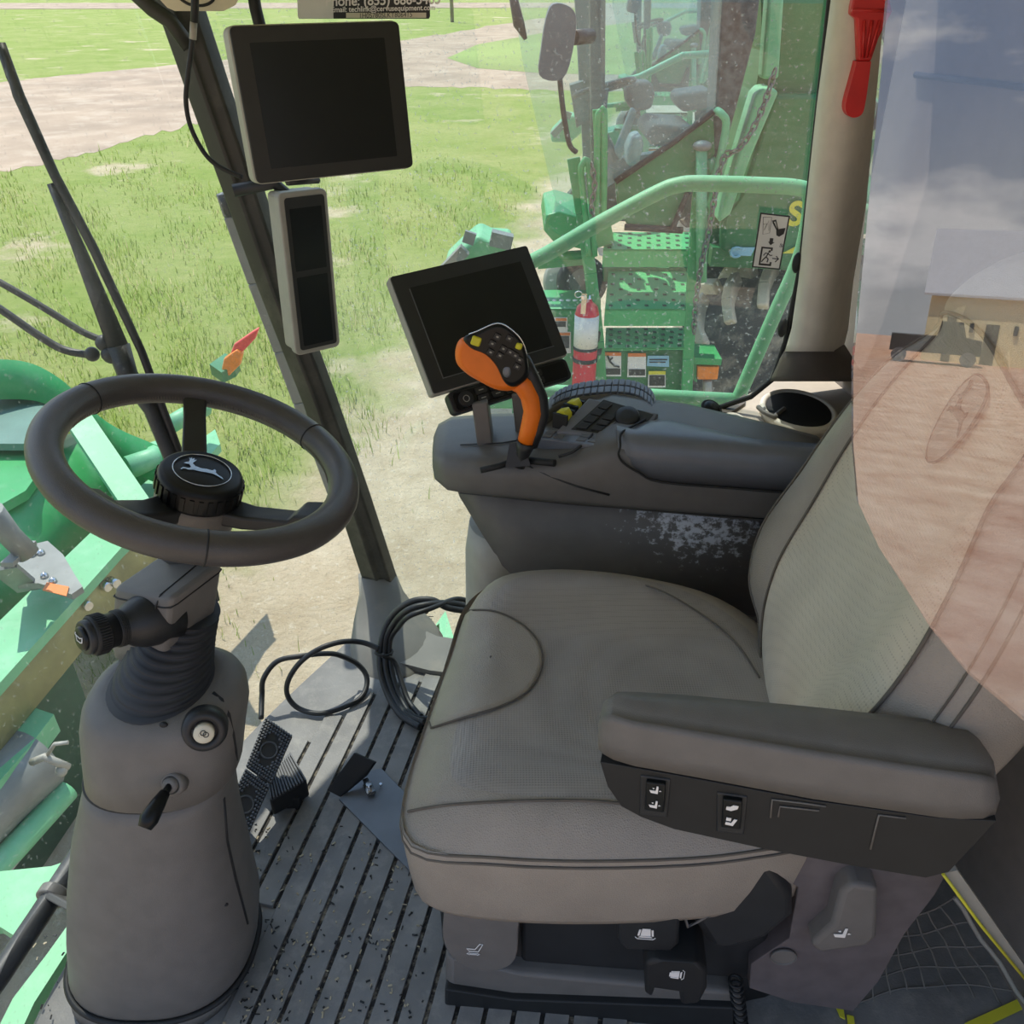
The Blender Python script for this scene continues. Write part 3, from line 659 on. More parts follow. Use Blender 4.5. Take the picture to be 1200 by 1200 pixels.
# smooth leather nose patch at the front
def inpoly(x, y, P2):
    c = False; n = len(P2)
    for i in range(n):
        (x1, y1), (x2, y2) = P2[i], P2[(i + 1) % n]
        if (y1 > y) != (y2 > y) and x < (x2 - x1) * (y - y1) / (y2 - y1) + x1: c = not c
    return c
def onseat(u, v):
    q = P(u, v, z=.51)
    for _ in range(12): q = P(u, v, z=(q.z + stop(q.x, q.y)) / 2)
    dx, dy = q.x - sc0.x, q.y - sc0.y; a = math.atan2(dy, dx); s = math.hypot(dx, dy) / srad(a)
    return spt(a, min(s, .985))
dpx = spline([V((u, v, 0)) for u, v in ((519, 722), (545, 717), (580, 718), (612, 733), (632, 756), (635, 783), (618, 812), (585, 830), (545, 842), (500, 856))], 6)
dp = [onseat(p.x, p.y) for p in dpx]
def sfrac(p): return math.hypot(p.x - sc0.x, p.y - sc0.y) / srad(math.atan2(p.y - sc0.y, p.x - sc0.x))
dp = [p for p in dp if sfrac(p) < .972]
def toedge(p, q): d_ = p - q; e_ = p + d_ * 1.5; return spt(math.atan2(e_.y - sc0.y, e_.x - sc0.x), .985)
dp = [toedge(dp[0], dp[2])] + dp + [toedge(dp[-1], dp[-3])]
fe = []
for p in np.linspace(0, 1, 14):
    a0 = math.atan2(dp[-1].y - sc0.y, dp[-1].x - sc0.x); a1 = math.atan2(dp[0].y - sc0.y, dp[0].x - sc0.x)
    a0 = a0 % (2 * math.pi); a1 = a1 % (2 * math.pi); fe.append(spt(a0 + (a1 - a0) * p, .985))
cen = V((0, 0, 0)); loop = dp + fe
for p in loop: cen += p
cen /= len(loop); m = M(); rr = []
for k in (1, .985, .96, .93, .90, .86, .82, .78, .73, .68, .62, .55, .48, .4, .3, .2, .1, .02):
    ring = []
    for p in loop:
        q = cen.lerp(p, k); lift = {1: .0005, .985: .003, .96: .0045}.get(k, .006)
        ring.append(V((q.x, q.y, stop(q.x, q.y) + lift)))
    rr.append(ring)
m.loft(rr, caps=False); obj('nose_panel', m, MT['leather'], cush, label='smooth leather front panel')
m = M().tube([p + V((0, 0, .003)) for p in dp], .0016, 5)
near = spline([onseat(u, v) + V((0, 0, .002)) for u, v in ((478, 952), (520, 945), (580, 941), (640, 939), (700, 940), (760, 946))], 6); m.tube(near, .002, 6)
far = spline([onseat(u, v) + V((0, 0, .002)) for u, v in ((572, 676), (600, 669), (640, 665), (700, 670), (760, 688), (815, 716), (860, 752), (890, 795))], 6); m.tube(far, .0016, 6)
for s, dz in ((1.004, -.002), (1.010, -.014)):
    m.tube([V((sc0.x + srad(a) * s * math.cos(a), sc0.y + srad(a) * s * math.sin(a), stop(sc0.x + srad(a) * .999 * math.cos(a), sc0.y + srad(a) * .999 * math.sin(a)) + dz)) for a in TA], .0022, 6, closed=True)
obj('piping', m, MT['thread'], cush)
# backrest
bw = V((.115, .99, 0)).normalized(); bh = V((.30, 0, .954)).normalized(); bh = (bh - bw * bh.dot(bw)).normalized(); bn = bh.cross(bw); bn = bn if bn.x < 0 else -bn
bo = V((.405, .955, .475))
BO = [(0, -.02), (.09, -.005), (.19, .03), (.265, .10), (.300, .20), (.298, .33), (.272, .44), (.230, .54), (.185, .63), (.142, .70), (.08, .742), (0, .755)]
BO = BO + [(-x, y) for x, y in BO[-2:0:-1]]
bout = spline([V((x, y, 0)) for x, y in BO], 6, True); bc = V((0, .34, 0))
ba = [math.atan2(p.y - bc.y, p.x - bc.x) for p in bout]; br = [(p - bc).length for p in bout]; ob = np.argsort(ba); BA = np.array(ba)[ob]; BR = np.array(br)[ob]
def brad(a): return float(np.interp(a, np.concatenate([BA - 2 * math.pi, BA, BA + 2 * math.pi]), np.tile(BR, 3)))
def bdep(x, y):
    dx, dy = x - bc.x, y - bc.y; s = math.hypot(dx, dy) / brad(math.atan2(dy, dx))
    z = .030 - .035 * max(0, (s - .72) / .28) ** 2.2
    z += .022 * smooth((abs(x) - .13) / .07) * (1 - smooth((s - .86) / .14)) * (1 - smooth((y - .5) / .12))
    z += .024 * smooth((y - .58) / .05) * (1 - smooth((s - .9) / .1)) + .018 * math.exp(-((y - .15) / .09) ** 2) * (s < .9)
    return z
def bpt(a, s, lift=0, back=None):
    r = brad(a) * s; x, y = bc.x + r * math.cos(a), bc.y + r * math.sin(a)
    return bo + bw * x + bh * y + bn * ((bdep(x, y) + lift) if back is None else back)
def bxy(x, y, lift=0): return bo + bw * x + bh * y + bn * (bdep(x, y) + lift)
m = M(); rings = [[bpt(a, k, 0, z) for a in TA] for z, k in ((-.125, .80), (-.118, .90), (-.095, .97), (-.06, 1.005), (-.03, 1.012), (-.012, 1.008))] + [[bpt(a, s) for a in TA] for s in (1, .985, .96, .93, .90, .87)]
m.loft(rings, caps=False); m.add(rings[0], [tuple(range(NA))], 0)
CL = len(rings)
def clothk(a): return .87
rings = [[bpt(a, s) for a in TA] for s in (.87, .84, .80, .76, .70, .6, .5, .4, .3, .2, .1, .03)]
o0 = len(m.v); m.loft(rings, caps=False, mat=1); m.add(rings[-1], [tuple(range(NA))], 1)
# the head part above the curved seam is leather too
for i, f in enumerate(m.f):
    if m.mi[i] == 1:
        c = V((0, 0, 0))
        for k in f: c += V(m.v[k])
        c /= len(f); d = c - bo; x, y = d.dot(bw), d.dot(bh)
        if y > .632 - 1.2 * x * x: m.mi[i] = 0
back = obj('backrest', m, [MT['leather'], MT['cloth']], seat)
m = M()
m.tube([bxy(x, .632 - 1.2 * x * x, .002) for x in np.linspace(-.145, .145, 24)], .003, 6)
sidea = [a for a in np.linspace(-math.pi, math.pi, 160)]
for lo, hi in ((-1.45, 1.05), (math.pi - 1.05, math.pi + 1.45)):
    m.tube([bpt(a, .87, .003) for a in np.linspace(lo, hi, 60)], .0024, 6)
m.tube([bpt(a, 1.004, -.002) for a in TA], .0022, 6, closed=True); m.tube([bpt(a, .972, .001) for a in TA], .0016, 6, closed=True)
obj('seam', m, MT['thread'], back)
ys_ = [.0, .04, .12, .22, .33, .44, .54, .60]; xb_ = [.06, .085, .130, .158, .170, .168, .155, .146]; xo_ = [.09, .17, .255, .285, .287, .262, .222, .192]
XB = lambda y: float(np.interp(y, ys_, xb_)); XO = lambda y: float(np.interp(y, ys_, xo_))
yl = [p.y for p in spline([V((x, y, 0)) for x, y in zip(xb_, ys_)], 6)]; xl = [p.x for p in spline([V((x, y, 0)) for x, y in zip(xb_, ys_)], 6)]
m = M().loft([[bxy(x0 + (max(XO(y), x0 + .002) - x0) * k, y, .0025 if 0 < k < 1 else .0) for k in (0, .08, .25, .45, .65, .85, 1)] for x0, y in zip(xl, yl)], closed=False, caps=False)
obj('side_bolster', m, MT['leather'], back, label='smooth leather side bolster')
obj('bolster_seam', M().tube([bxy(x0, y, .002) for x0, y in zip(xl, yl)], .0022, 6), MT['thread'], back)
m = M(); eb = bxy(-.03, .535, .004)
shp = [(0, -.55), (.2, -.42), (.32, -.1), (.33, .2), (.26, .42), (.12, .52), (-.12, .52), (-.26, .42), (-.33, .2), (-.32, -.1), (-.2, -.42)]
S2 = [(p.x, p.y) for p in spline([V((x, y, 0)) for x, y in shp], 4, True)]
ubx = -bw
m.shape(S2, eb, ubx, bh, .105, 0, .004)
eu, ev = ubx, bh; en = ubx.cross(bh).normalized()
sg = 1 if en.dot(bn) > 0 else -1
m = M(); m.prism([eb + eu * x * .105 + ev * y * .105 - bn * .003 for x, y in S2], bn * .006)
emb = obj('emblem', m, MT['leather'], back, .001, label='embossed shield emblem with leaping deer')
m = M(); m.prism([eb + eu * x * .05 + ev * (y * .07 + .01) + bn * .003 for x, y in DEER], bn * .0016); m.tube([eb + eu * x * .106 + ev * y * .106 + bn * .002 for x, y in S2], .002, 5, closed=True); obj('deer_mark', m, MT['thread'], emb)
# suspension base, covers, levers: near face of the base
NO, NN = V((.2, .735, 0)), V((.08, .997, 0)).normalized()
pn = lambda u, v, d=0: PL(u, v, NO + NN * d, NN)
def face(m, px, d0, d1, mat=0):
    poly = [pn(u, v, d0) for u, v in px]; return m.prism(poly, NN * (d1 - d0), mat)
m = M(); m.loft([[V((.20 + .33 * math.copysign(abs(math.cos(a)) ** .5, math.cos(a)) * k, 1.0 + .25 * math.copysign(abs(math.sin(a)) ** .5, math.sin(a)) * k, z)) for a in np.linspace(0, 2 * math.pi, 40, endpoint=False)] for z, k in ((0, 1), (.06, 1), (.09, .93), (.22, .88), (.32, .9))])
obj('suspension', m, MT['black2'], seat)
m = M()
face(m, [(521, 1122), (600, 1140), (870, 1165), (880, 1240), (522, 1240)], .0, .12)
obj('base_rail', m, MT['plastic'], seat, .012)
m = M(); q = spline([V((u, v, 0)) for u, v in ((520, 1070), (519, 1100), (530, 1122), (555, 1137), (585, 1137), (604, 1124), (607, 1090), (606, 1040), (522, 1050))], 3, True)
face(m, [(p.x, p.y) for p in q], -.012, .10); cap = obj('slide_cap', m, MT['plastic'], seat, .006)
m = M(); o = pn(556, 1114, -.0135); seat_icon(m, o, V((1, -.08, 0)), V((0, 0, 1)), .024, MT['white']and 0); obj('icon', m, MT['white'], cap)
m = M(); face(m, [(610, 1040), (880, 1040), (905, 1110), (900, 1150), (770, 1140), (700, 1135), (611, 1128)], .02, .10); obj('side_cover', m, MT['black'], seat, .008)
m = M(); face(m, [(521, 1160), (600, 1172), (860, 1182), (860, 1260), (521, 1260)], -.012, .02); obj('slide_rail', m, MT['black2'], seat, .004)
m = M()
for i in range(14): m.torus(pn(862 + i * .9, 1150 + i * 7, -.004), (0, 0, 1), .010, .0025, 14, 6)
obj('spring', m, MT['black2'], seat)
# two lever handles with seat pictograms
m = M(); face(m, [(723, 1072), (730, 1066), (790, 1070), (797, 1078), (796, 1108), (786, 1117), (732, 1114), (724, 1104)], -.035, .03); h1 = obj('swivel_lever', m, MT['black'], seat, .007)
m = M(); seat_icon(m, pn(757, 1093, -.036), V((1, -.08, 0)), V((0, 0, 1)), .024, 0, 1); obj('icon', m, MT['white'], h1)
m = M(); face(m, [(756, 1130), (770, 1125), (818, 1129), (829, 1140), (829, 1160), (820, 1177), (798, 1179), (796, 1164), (768, 1160), (764, 1172), (756, 1165)], -.05, .03); h2 = obj('slide_lever', m, MT['black2'], seat, .007)
m = M(); o = pn(791, 1142, -.0515); seat_icon(m, o, V((0, 0, 1)), V((-1, .08, 0)), .02, 0, 1); obj('icon', m, MT['white'], h2)
# buckle bracket
m = M(); face(m, [(800, 1052), (850, 1026), (880, 1004), (900, 1010), (930, 1050), (930, 1075), (900, 1100), (862, 1112), (830, 1108), (812, 1080)], -.02, .05); bk = obj('belt_bracket', m, MT['black'], seat, .012)
m = M().tube([pn(u, v, -.023) for u, v in ((797, 1056), (806, 1086), (818, 1080), (842, 1066), (846, 1034), (818, 1050), (797, 1056))], .0022, 6); m.tube([pn(u, v, -.024) for u, v in ((812, 1050), (852, 1036), (872, 1008))], .003, 6); obj('bracket_edge', m, MT['plastic2'], bk)
m = M(); face(m, [(868, 1000), (890, 1000), (1118, 1010), (1095, 1050), (1060, 1095), (1030, 1150), (1000, 1185), (930, 1175), (878, 1158), (880, 1130), (925, 1100), (935, 1040)], .0, .12); rc = obj('recline_cover', m, mat('mauve_grey_plastic', '635d5e', .5, bump=.15, bscale=900), seat, .014, label='rounded cover of the backrest hinge')
m = M(); face(m, [(985, 1048), (1000, 1036), (1030, 1042), (1028, 1100), (1018, 1110), (960, 1118), (950, 1108), (975, 1085)], -.03, .03); h3 = obj('recline_lever', m, MT['plastic'], seat, .008)
m = M(); seat_icon(m, pn(986, 1094, -.0315), V((1, -.08, 0)), V((0, 0, 1)), .021, 0, 2); obj('icon', m, MT['white'], h3)
m = M().lathe([(.019, 0), (.019, .004), (.0175, .004), (.0175, .002)], pn(918, 1120, -.002), -NN, 24); obj('hinge_cap', m, MT['plastic'], seat)
# left armrest
AO, AN = V((.10, .665, .7)), V((.25, .968, 0)).normalized()
pa = lambda u, v, d=0: PL(u, v, AO + AN * d, AN)
m = M(); rings = []
TOPL = [(698, 862, 893), (702, 852, 893), (715, 846, 896), (740, 851, 901), (800, 860, 911), (950, 885, 939), (1100, 908, 961), (1150, 917, 967), (1166, 925, 966), (1174, 935, 955)]
for i, (u, vr, vb) in enumerate(TOPL):
    a, b = pa(u, vr), pa(u + (3 if i else 0), vb)
    wdt = [.035, .044, .052, .058, .064, .076, .082, .08, .07, .055][i]; ins = [.02, .012, .007, .004, .003, .003, .003, .006, .012, .02][i]
    zt = a.z + .012
    zt = a.z + .004
    rings.append([b + AN * ins, b.lerp(a, .4) + AN * (ins - .002), b.lerp(a, .85) + AN * (ins + .001), V((a.x, a.y, a.z)) + AN * (ins + .004), V((a.x, a.y, zt - .0085)) + AN * min(ins + .010, wdt * .68), V((a.x, a.y, zt - .003)) + AN * min(ins + .017, wdt * .72), V((a.x, a.y, zt)) + AN * min(ins + .03, wdt * .78), V((a.x, a.y, zt)) + AN * max(min(ins + .03, wdt * .78) + .002, wdt - .02), V((a.x, a.y, zt - .008)) + AN * wdt, V((b.x, b.y, b.z)) + AN * wdt])
m.loft(rings)
arm = obj('armrest', m, MT['plastic'], seat)
m = M(); q = [(703, 893), (712, 922), (728, 945), (752, 958), (790, 972), (900, 996), (1000, 1015), (1085, 1029), (1112, 1022), (1140, 992), (1168, 962), (1100, 959), (950, 938), (800, 910)]
m.prism([pa(u, v, .004) for u, v in q], AN * .06); ap = obj('armrest_panel', m, MT['black2'], arm, .006, label='black lower switch panel of the armrest')
for nm, cx, cy, st in (('seat_switch', 767, 934, 0), ('seat_switch', 857, 954, 1)):
    m = M(); r = [(cx - 17, cy - 25), (cx + 19, cy - 20), (cx + 15, cy + 25), (cx - 18, cy + 21)]
    m.prism([pa(u, v, .002) for u, v in r], AN * .01); f0 = obj('switch_frame', m, MT['black'], arm, .002)
    m = M(); r = [(cx - 10, cy - 17), (cx + 13, cy - 14), (cx + 11, cy + 19), (cx - 12, cy + 16)]
    m.prism([pa(u, v, -.004) for u, v in r], AN * .01); obj(nm, m, MT['gloss'], arm, .002)
    m = M()
    for j in (0, 1):
        o = pa(cx + (.5 if j == 0 else -.5), cy - 8 + 17 * j, -.0046)
        if st == 0: seat_icon(m, o, V((.968, -.25, 0)), V((0, 0, 1)), .012, 0, 2)
        elif j == 0: m.shape([(-.4, -.35), (0, -.4), (.45, -.05), (.5, .3), (.1, .3), (-.1, .05), (-.4, 0)], o, V((.968, -.25, 0)), V((0, 0, 1)), .014, 0, .0008)
        else:
            m.shape([(-.4, -.4), (.2, -.4), (.45, .4), (.2, .4), (.05, -.1), (-.4, -.1)], o, V((.968, -.25, 0)), V((0, 0, 1)), .014, 0, .0008); m.shape([(-.4, .1), (-.02, .1), (-.02, .45), (-.4, .45)], o, V((.968, -.25, 0)), V((0, 0, 1)), .014, 0, .0008)
    obj('icon', m, MT['white'], arm)
m = M().tube([pa(u, v, .003) for u, v in ((903, 958), (905, 937), (940, 941), (968, 945))], .0012, 5); obj('blank_outline', m, MT['plastic'], ap); m = M().tube([pa(u, v, .003) for u, v in ((912, 957), (914, 945), (960, 950))], .0012, 5); obj('blank_outline', m, MT['plastic'], ap); m = M()
m.tube([pa(u, v, .003) for u, v in ((1020, 995), (1030, 955), (1062, 959))], .0012, 5); obj('blank_outline', m, MT['plastic'], ap)

# ================================================================== steering column
col = thing('steering_column', 'grey plastic steering column rising from the cab floor', 'steering column', (-.60, .86, 0))
def level(u0, u1, v, Y=.88, k=.42, z=None):
    a, b = P(u0, v, Y=Y), P(u1, v, Y=Y); c = (a + b) / 2; rx = (b - a).length / 2
    return c, rx
LV = [(95, 287, 1132, .82), (91, 298, 1106, .825), (89, 300, 1065, .83), (89, 288, 1010, .838), (93, 277, 960, .846), (103, 271, 912, .853), (107, 271, 893, .856), (109, 279, 893, .856), (104, 284, 860, .865), (102, 288, 830, .875), (104, 285, 813, .88), (109, 279, 804, .883), (118, 266, 799, .885), (125, 256, 798, .886)]
def colring(l, grow=0, n=48):
    u0, u1, v, Y = l; c, rx = level(u0, u1, v, Y); rx += grow; ry = rx * .86
    return [c + V((math.copysign(abs(math.cos(a)) ** .82, math.cos(a)) * rx, math.copysign(abs(math.sin(a)) ** .82, math.sin(a)) * ry, .0)) for a in np.linspace(0, 2 * math.pi, n, endpoint=False)]
def zring(r, f):   # tilt of a seam: lower at the near side
    cy = sum(p.y for p in r) / len(r)
    return [V((p.x, p.y, p.z + f * (p.y - cy))) for p in r]
def mid(l0, l1, t): return tuple(a + (b - a) * t for a, b in zip(l0, l1))
m = M(); lowest = [V((p.x, p.y, .0)) for p in colring(LV[0], .002)]
m.loft([lowest, colring(LV[1], .003), colring(LV[1], -.004)]); obj('base_skirt', m, MT['plastic'], col)
m = M(); m.loft([colring(mid(LV[0], LV[1], .6), -.005)] + [colring(mid(LV[1], LV[2], k)) for k in (.12, .5)] + [colring(l) for l in LV[2:7]] + [colring(mid(LV[6], LV[7], .0), -.008)]); obj('lower_shell', m, MT['plastic'], col)
m = M(); m.loft([colring(mid(LV[6], LV[7], .5), -.008)] + [colring(mid(LV[7], LV[8], .06), .002)] + [colring(l) for l in LV[8:]]); us = obj('upper_shell', m, MT['plastic'], col)
# black side seam line, screw hole, socket and ignition key
cs = lambda u, v, Y: P(u, v, Y=Y)
def onshell(u, v):   # point of the shell hit by the ray through (u, v)
    best = None
    for t in np.linspace(.8, 1.6, 400):
        D = ray(u, v); q = V((D.x * t, D.y * t, EYE + D.z * t))
        zs = [level(*l[:3], l[3])[0].z for l in LV]
        for i in range(len(LV) - 1):
            if zs[i] <= q.z <= zs[i + 1]:
                k = (q.z - zs[i]) / (zs[i + 1] - zs[i]); l = mid(LV[i], LV[i + 1], k); c, rx = level(*l[:3], l[3])
                e = (abs((q.x - c.x) / rx)) ** 2.4 + (abs((q.y - c.y) / (rx * .86))) ** 2.4
                if e <= 1: return q
    return P(u, v, Y=.78)
m = M(); m.ball(onshell(192, 850), (.006, .004, .006)); m.ball(onshell(264, 1060), (.005, .003, .003)); obj('screw_hole', m, MT['black2'], us)
m = M().tube([onshell(u, v) for u, v in ((250, 812), (260, 820), (268, 838), (273, 860), (276, 880), (277, 890))], .003, 5)
m.tube([onshell(u, v) for u, v in ((262, 935), (266, 985), (276, 1030), (290, 1082))], .0028, 5)
obj('seam', m, MT['black2'], us)
m = M().tube(colring(LV[6], .0005, 64), .0028, 6, closed=True); obj('shell_gap', m, MT['black2'], us)
m = M().tube(colring(mid(LV[0], LV[1], .99), .002, 64), .0055, 6, closed=True); obj('skirt_gap', m, MT['black2'], us)
so_ = onshell(240, 854); ds = (V((0, 0, EYE)) - so_).normalized(); ds = V((.25, -.85, .35)).normalized()
m = M().lathe([(.030, -.012), (.030, .004), (.027, .012), (.018, .014), (.0165, .004)], so_, ds, 32); sk = obj('power_socket', m, MT['black'], us)
m = M().lathe([(.0135, 0), (.0135, .017), (.012, .019), (.004, .0195)], so_, ds, 24); obj('socket_cap', m, MT['cream'], sk, label='cream round cap')
m = M()
for a in range(3): m.torus(so_ + ds * .0197 + V((.003 * (a - 1), 0, .003 * (a % 2))), ds, .0035, .0006, 12, 4)
obj('cap_icon', m, MT['black'], sk)
ko = onshell(205, 917); kd = V((-.15, -.75, .45)).normalized()
m = M().lathe([(.017, -.006), (.017, .006), (.014, .010), (.012, .010), (.012, .006)], ko, kd, 28); m.lathe([(.0105, 0), (.0105, .014), (.004, .015)], ko, kd, 20); ig = obj('ignition_switch', m, MT['plastic'], us)
kdir = V((-.22, -.62, -.28)).normalized()
m = M().tube([ko + kd * .012, ko + kd * .018 + kdir * .012], [.005, .005], 10); m.tube([ko + kd * .016 + kdir * .008, ko + kd * .02 + kdir * .022, ko + kd * .022 + kdir * .042, ko + kd * .021 + kdir * .054], [.007, .010, .0125, .009], 14); obj('key', m, MT['gloss'], us, label='black ignition key')
# bellows
m = M(); rings = []
B0, B1 = (level(124, 254, 797, .886)), (level(176, 263, 712, .975))
nb = 9
for i in range(nb * 4 + 1):
    t = i / (nb * 4); c = B0[0].lerp(B1[0], t); r = B0[1] * (1 - t) + B1[1] * .92 * t + .0032 * math.cos(i * math.pi / 2) - .004 * math.sin(t * math.pi)
    ax_ = (B1[0] - B0[0]).normalized(); u_, k_, w_ = frame(V((0, 0, 1)).lerp(V((.30, .1, .9)), t))
    rings.append([c + u_ * math.cos(a) * r + k_ * math.sin(a) * r * .88 for a in np.linspace(0, 2 * math.pi, 40, endpoint=False)])
rings.insert(0, [p * 1 + V((0, 0, -.03)) for p in rings[0]])
m.loft(rings); obj('bellows', m, MT['rubber'], col)
# column head below the wheel
WC = V((-.4258, 1.0335, .874)); WN = V((.3617, .0137, 1)).normalized()
hA, hB, hC = P(131, 689, Y=.938), P(201, 703, Y=.893), P(264, 656, Y=.99); hD = hA + hC - hB
dn = V((-.28, -.04, -.95)).normalized(); cq = (hA + hC) / 2
def hring(k, dz, mv=.0):
    q = []
    for p, nx in ((hA, hB), (hB, hC), (hC, hD), (hD, hA)):
        for t in (.0, .12, .5, .88): q.append(cq + (p.lerp(nx, t) - cq) * k * (.95 if t == 0 else 1) + dn * dz)
    return q
m = M(); m.loft([hring(.93, -.001), hring(.985, .004), hring(1, .014), hring(1.0, .075), hring(.985, .105), hring(.92, .130), hring(.80, .142)], smooth=False)
hd = obj('column_head', m, MT['plastic'], col, .005)
m = M().tube([p + dn * .016 for p in hring(1.004, 0)], .0013, 5, closed=True)
fm = hA.lerp(hB, .78); om = hD.lerp(hC, .70); m.tube([fm + dn * .08, fm + dn * .014 - (hD - hA).normalized() * .002, fm - dn * .001 + (hD - hA) * .04, om - dn * .001], .0014, 5)
obj('seam', m, MT['black2'], hd)
m = M().lathe([(.043, -.16), (.043, -.10), (.042, -.06), (.040, -.02)], WC, WN, 32); obj('steering_shaft', m, MT['plastic2'], col)
# multifunction stalk
s0 = P(188, 722, Y=.925); s1 = P(97, 748, Y=.845); sd = (s1 - s0); SL = sd.length
m = M().lathe([(.036, -.02), (.038, .012), (.036, .030), (.030, .045), (.025, .052), (.0235, SL * .62)], s0, sd, 32); st = obj('stalk', m, MT['black'], col)
m = M(); m.lathe([(.0235, SL * .50), (.0245, SL * .52), (.0245, SL * .60), (.0235, SL * .62)], s0, sd, 32); m.lathe([(.0245, SL * .72), (.0265, SL * .745), (.0265, SL * .9), (.0245, SL * .925)], s0, sd, 32)
for hh in (.53, .55, .57, .59): m.torus(s0 + sd * hh, sd, .0247, .0012, 32, 5)
for i in range(46):
    a = i * 2 * math.pi / 46; u_, k_, w_ = frame(sd); c = s0 + (u_ * math.cos(a) + k_ * math.sin(a)) * .0268
    m.bar(c + sd * .76, c + sd * .885, .0016, .0016)
obj('stalk_ring', m, MT['black2'], st)
m = M().lathe([(.0235, SL * .62), (.0235, SL * .95), (.0225, SL * .99), (.020, SL * 1.0)], s0, sd, 32); obj('stalk_barrel', m, MT['black'], st)
m = M().lathe([(.0165, SL * .98), (.0165, SL * 1.02), (.014, SL * 1.04), (.004, SL * 1.045)], s0, sd, 32); hb = obj('horn_button', m, MT['gloss'], st)
u_ = V((0, 0, 1)).cross(sd).normalized(); u_ = u_ if u_.x > 0 else -u_; k_ = V((0, 0, 1)); k_ = (k_ - sd.normalized() * k_.dot(sd.normalized())).normalized(); o = s0 + sd * 1.05
m = M().tube([o + u_ * x + k_ * y for x, y in ((-.009, .004), (-.004, .0035), (.003, .003), (.009, .006))], .0007, 5); m.tube([o + u_ * x + k_ * y for x, y in ((-.009, .004), (-.0085, .007))], .0007, 5); m.tube([o + u_ * x + k_ * y for x, y in ((-.006, .003), (-.004, -.003), (.004, -.003), (.009, -.001), (.009, .006))], .0007, 5)
obj('horn_icon', m, MT['white'], st)
# black tube along the lower edge of the windscreen with its clamp
tr = thing('handrail', 'black tube running along the lower windscreen edge, clamped to the steering column', 'handrail', (-.79, .85, .08))
m = M().tube([P(-90, 1270, z=.09), P(0, 1142, z=.09), P(45, 1075, z=.09), P(88, 1008, z=.09), P(130, 940, z=.09)], .0185, 14); obj('tube', m, MT['wiper'], tr)
m = M(); a, b = P(0, 1142, z=.09), P(88, 1008, z=.09); dd = (b - a).normalized(); c = P(62, 1049, z=.09)
m.cyl(c - dd * .010, c + dd * .010, .026, 24); m.bar(c, P(110, 1075, Y=.82), .04, .012, up=(0, 1, .4)); obj('clamp', m, MT['plastic2'], tr, .003)

# ================================================================== steering wheel
wh = thing('steering_wheel', 'black leather-wrapped three-spoke steering wheel with deer emblem on its hub', 'steering wheel', WC)
wu, wk, _ = frame(WN, (0, 1, 0))
# wk points away from the driver's left; angle by pixel direction
def wdir(u, v):   # unit direction in the wheel plane towards the place seen at (u, v)
    q = PL(u, v, WC, WN) - WC; return q.normalized()
ua = wdir(240, 470); uB = WN.cross(ua)
m = M().torus(WC, WN, .195, .0222, 96, 20); rim = obj('rim', m, MT['leather'] if False else mat('black_leather', '4b4846', .38, var=.08, bump=.25, bscale=420, kind='leather'), wh)
def wang(u, v): d = wdir(u, v); return math.atan2(d.dot(uB), d.dot(ua))
for u, v in ((90, 460), (385, 508), (241, 640)):
    a = wang(u, v); d = ua * math.cos(a) + uB * math.sin(a); tn = WN.cross(d)
    obj('rim_seam', M().torus(WC + d * .195, tn, .0223, .0012, 24, 6), MT['black2'], rim)
m = M()
for i in range(120):
    a = wang(100, 500) + (wang(380, 560) - wang(100, 500)) * i / 119 if wang(380, 560) < wang(100, 500) else 0
    d = ua * math.cos(a) + uB * math.sin(a); t_ = WN.cross(d); c = WC + d * .1735 - WN * .004
    m.bar(c + t_ * .0012 + WN * .003, c - t_ * .0012 - WN * .003, .0012, .0012)
obj('stitching', m, MT['thread'], rim)
for (u, v), w_ in (((234, 500), .034), ((372, 597), .034), ((105, 585), .034)):
    d = wdir(u, v); t_ = WN.cross(d)
    if (u, v) == (234, 500):
        m = M().loft([[WC + d * r + t_ * a * ww - WN * (dz + b * .5 * th) for a, b in ((-.5, -1), (.5, -1), (.5, 1), (-.5, 1))] for r, ww, dz, th in ((.03, .042, .068, .02), (.08, .036, .056, .016), (.15, .032, .020, .014), (.178, .034, .006, .016), (.192, .046, .0, .02))], smooth=False)
    else:
        m = M().loft([[WC + d * r + t_ * a * ww - WN * (dz + b * .5 * th) for a, b in ((-.5, -1), (.5, -1), (.5, 1), (-.5, 1))] for r, ww, dz, th in ((.03, .05, .070, .024), (.08, .04, .060, .022), (.14, .036, .036, .020), (.148, .046, .022, .026), (.178, .05, .008, .024), (.194, .06, .0, .02))], smooth=False)
    obj('spoke', m, MT['black'], wh, .004)
WH = WC - WN * .034
m = M().lathe([(.052, -.09), (.057, -.06), (.057, -.03), (.054, -.018)], WH, WN, 40); obj('hub', m, MT['plastic2'], wh)
m = M().lathe([(.057, -.022), (.058, -.018), (.058, .006), (.055, .013), (.050, .016), (.002, .017)], WH, WN, 48)
for i in range(30):
    a = i * 2 * math.pi / 30; m.bar(WH + (wu * math.cos(a) + wk * math.sin(a)) * .058 - WN * .017, WH + (wu * math.cos(a) + wk * math.sin(a)) * .058 + WN * .004, .0062, .004, up=wu * math.cos(a) + wk * math.sin(a))
hc = obj('hub_cap', m, mat('hub_black', '141617', .42, var=.05, spec=.35), wh)
o = WH + WN * .0176; ex = wdir(420, 573); ex = (ex - WN * ex.dot(WN)).normalized(); ey = WN.cross(ex)
m = M().torus(o, WN, .039, .0010, 48, 5); m.prism([o + ex * x * .052 + ey * y * .052 for x, y in DEER], WN * .0008); obj('deer_emblem', m, MT['steel'], hc)

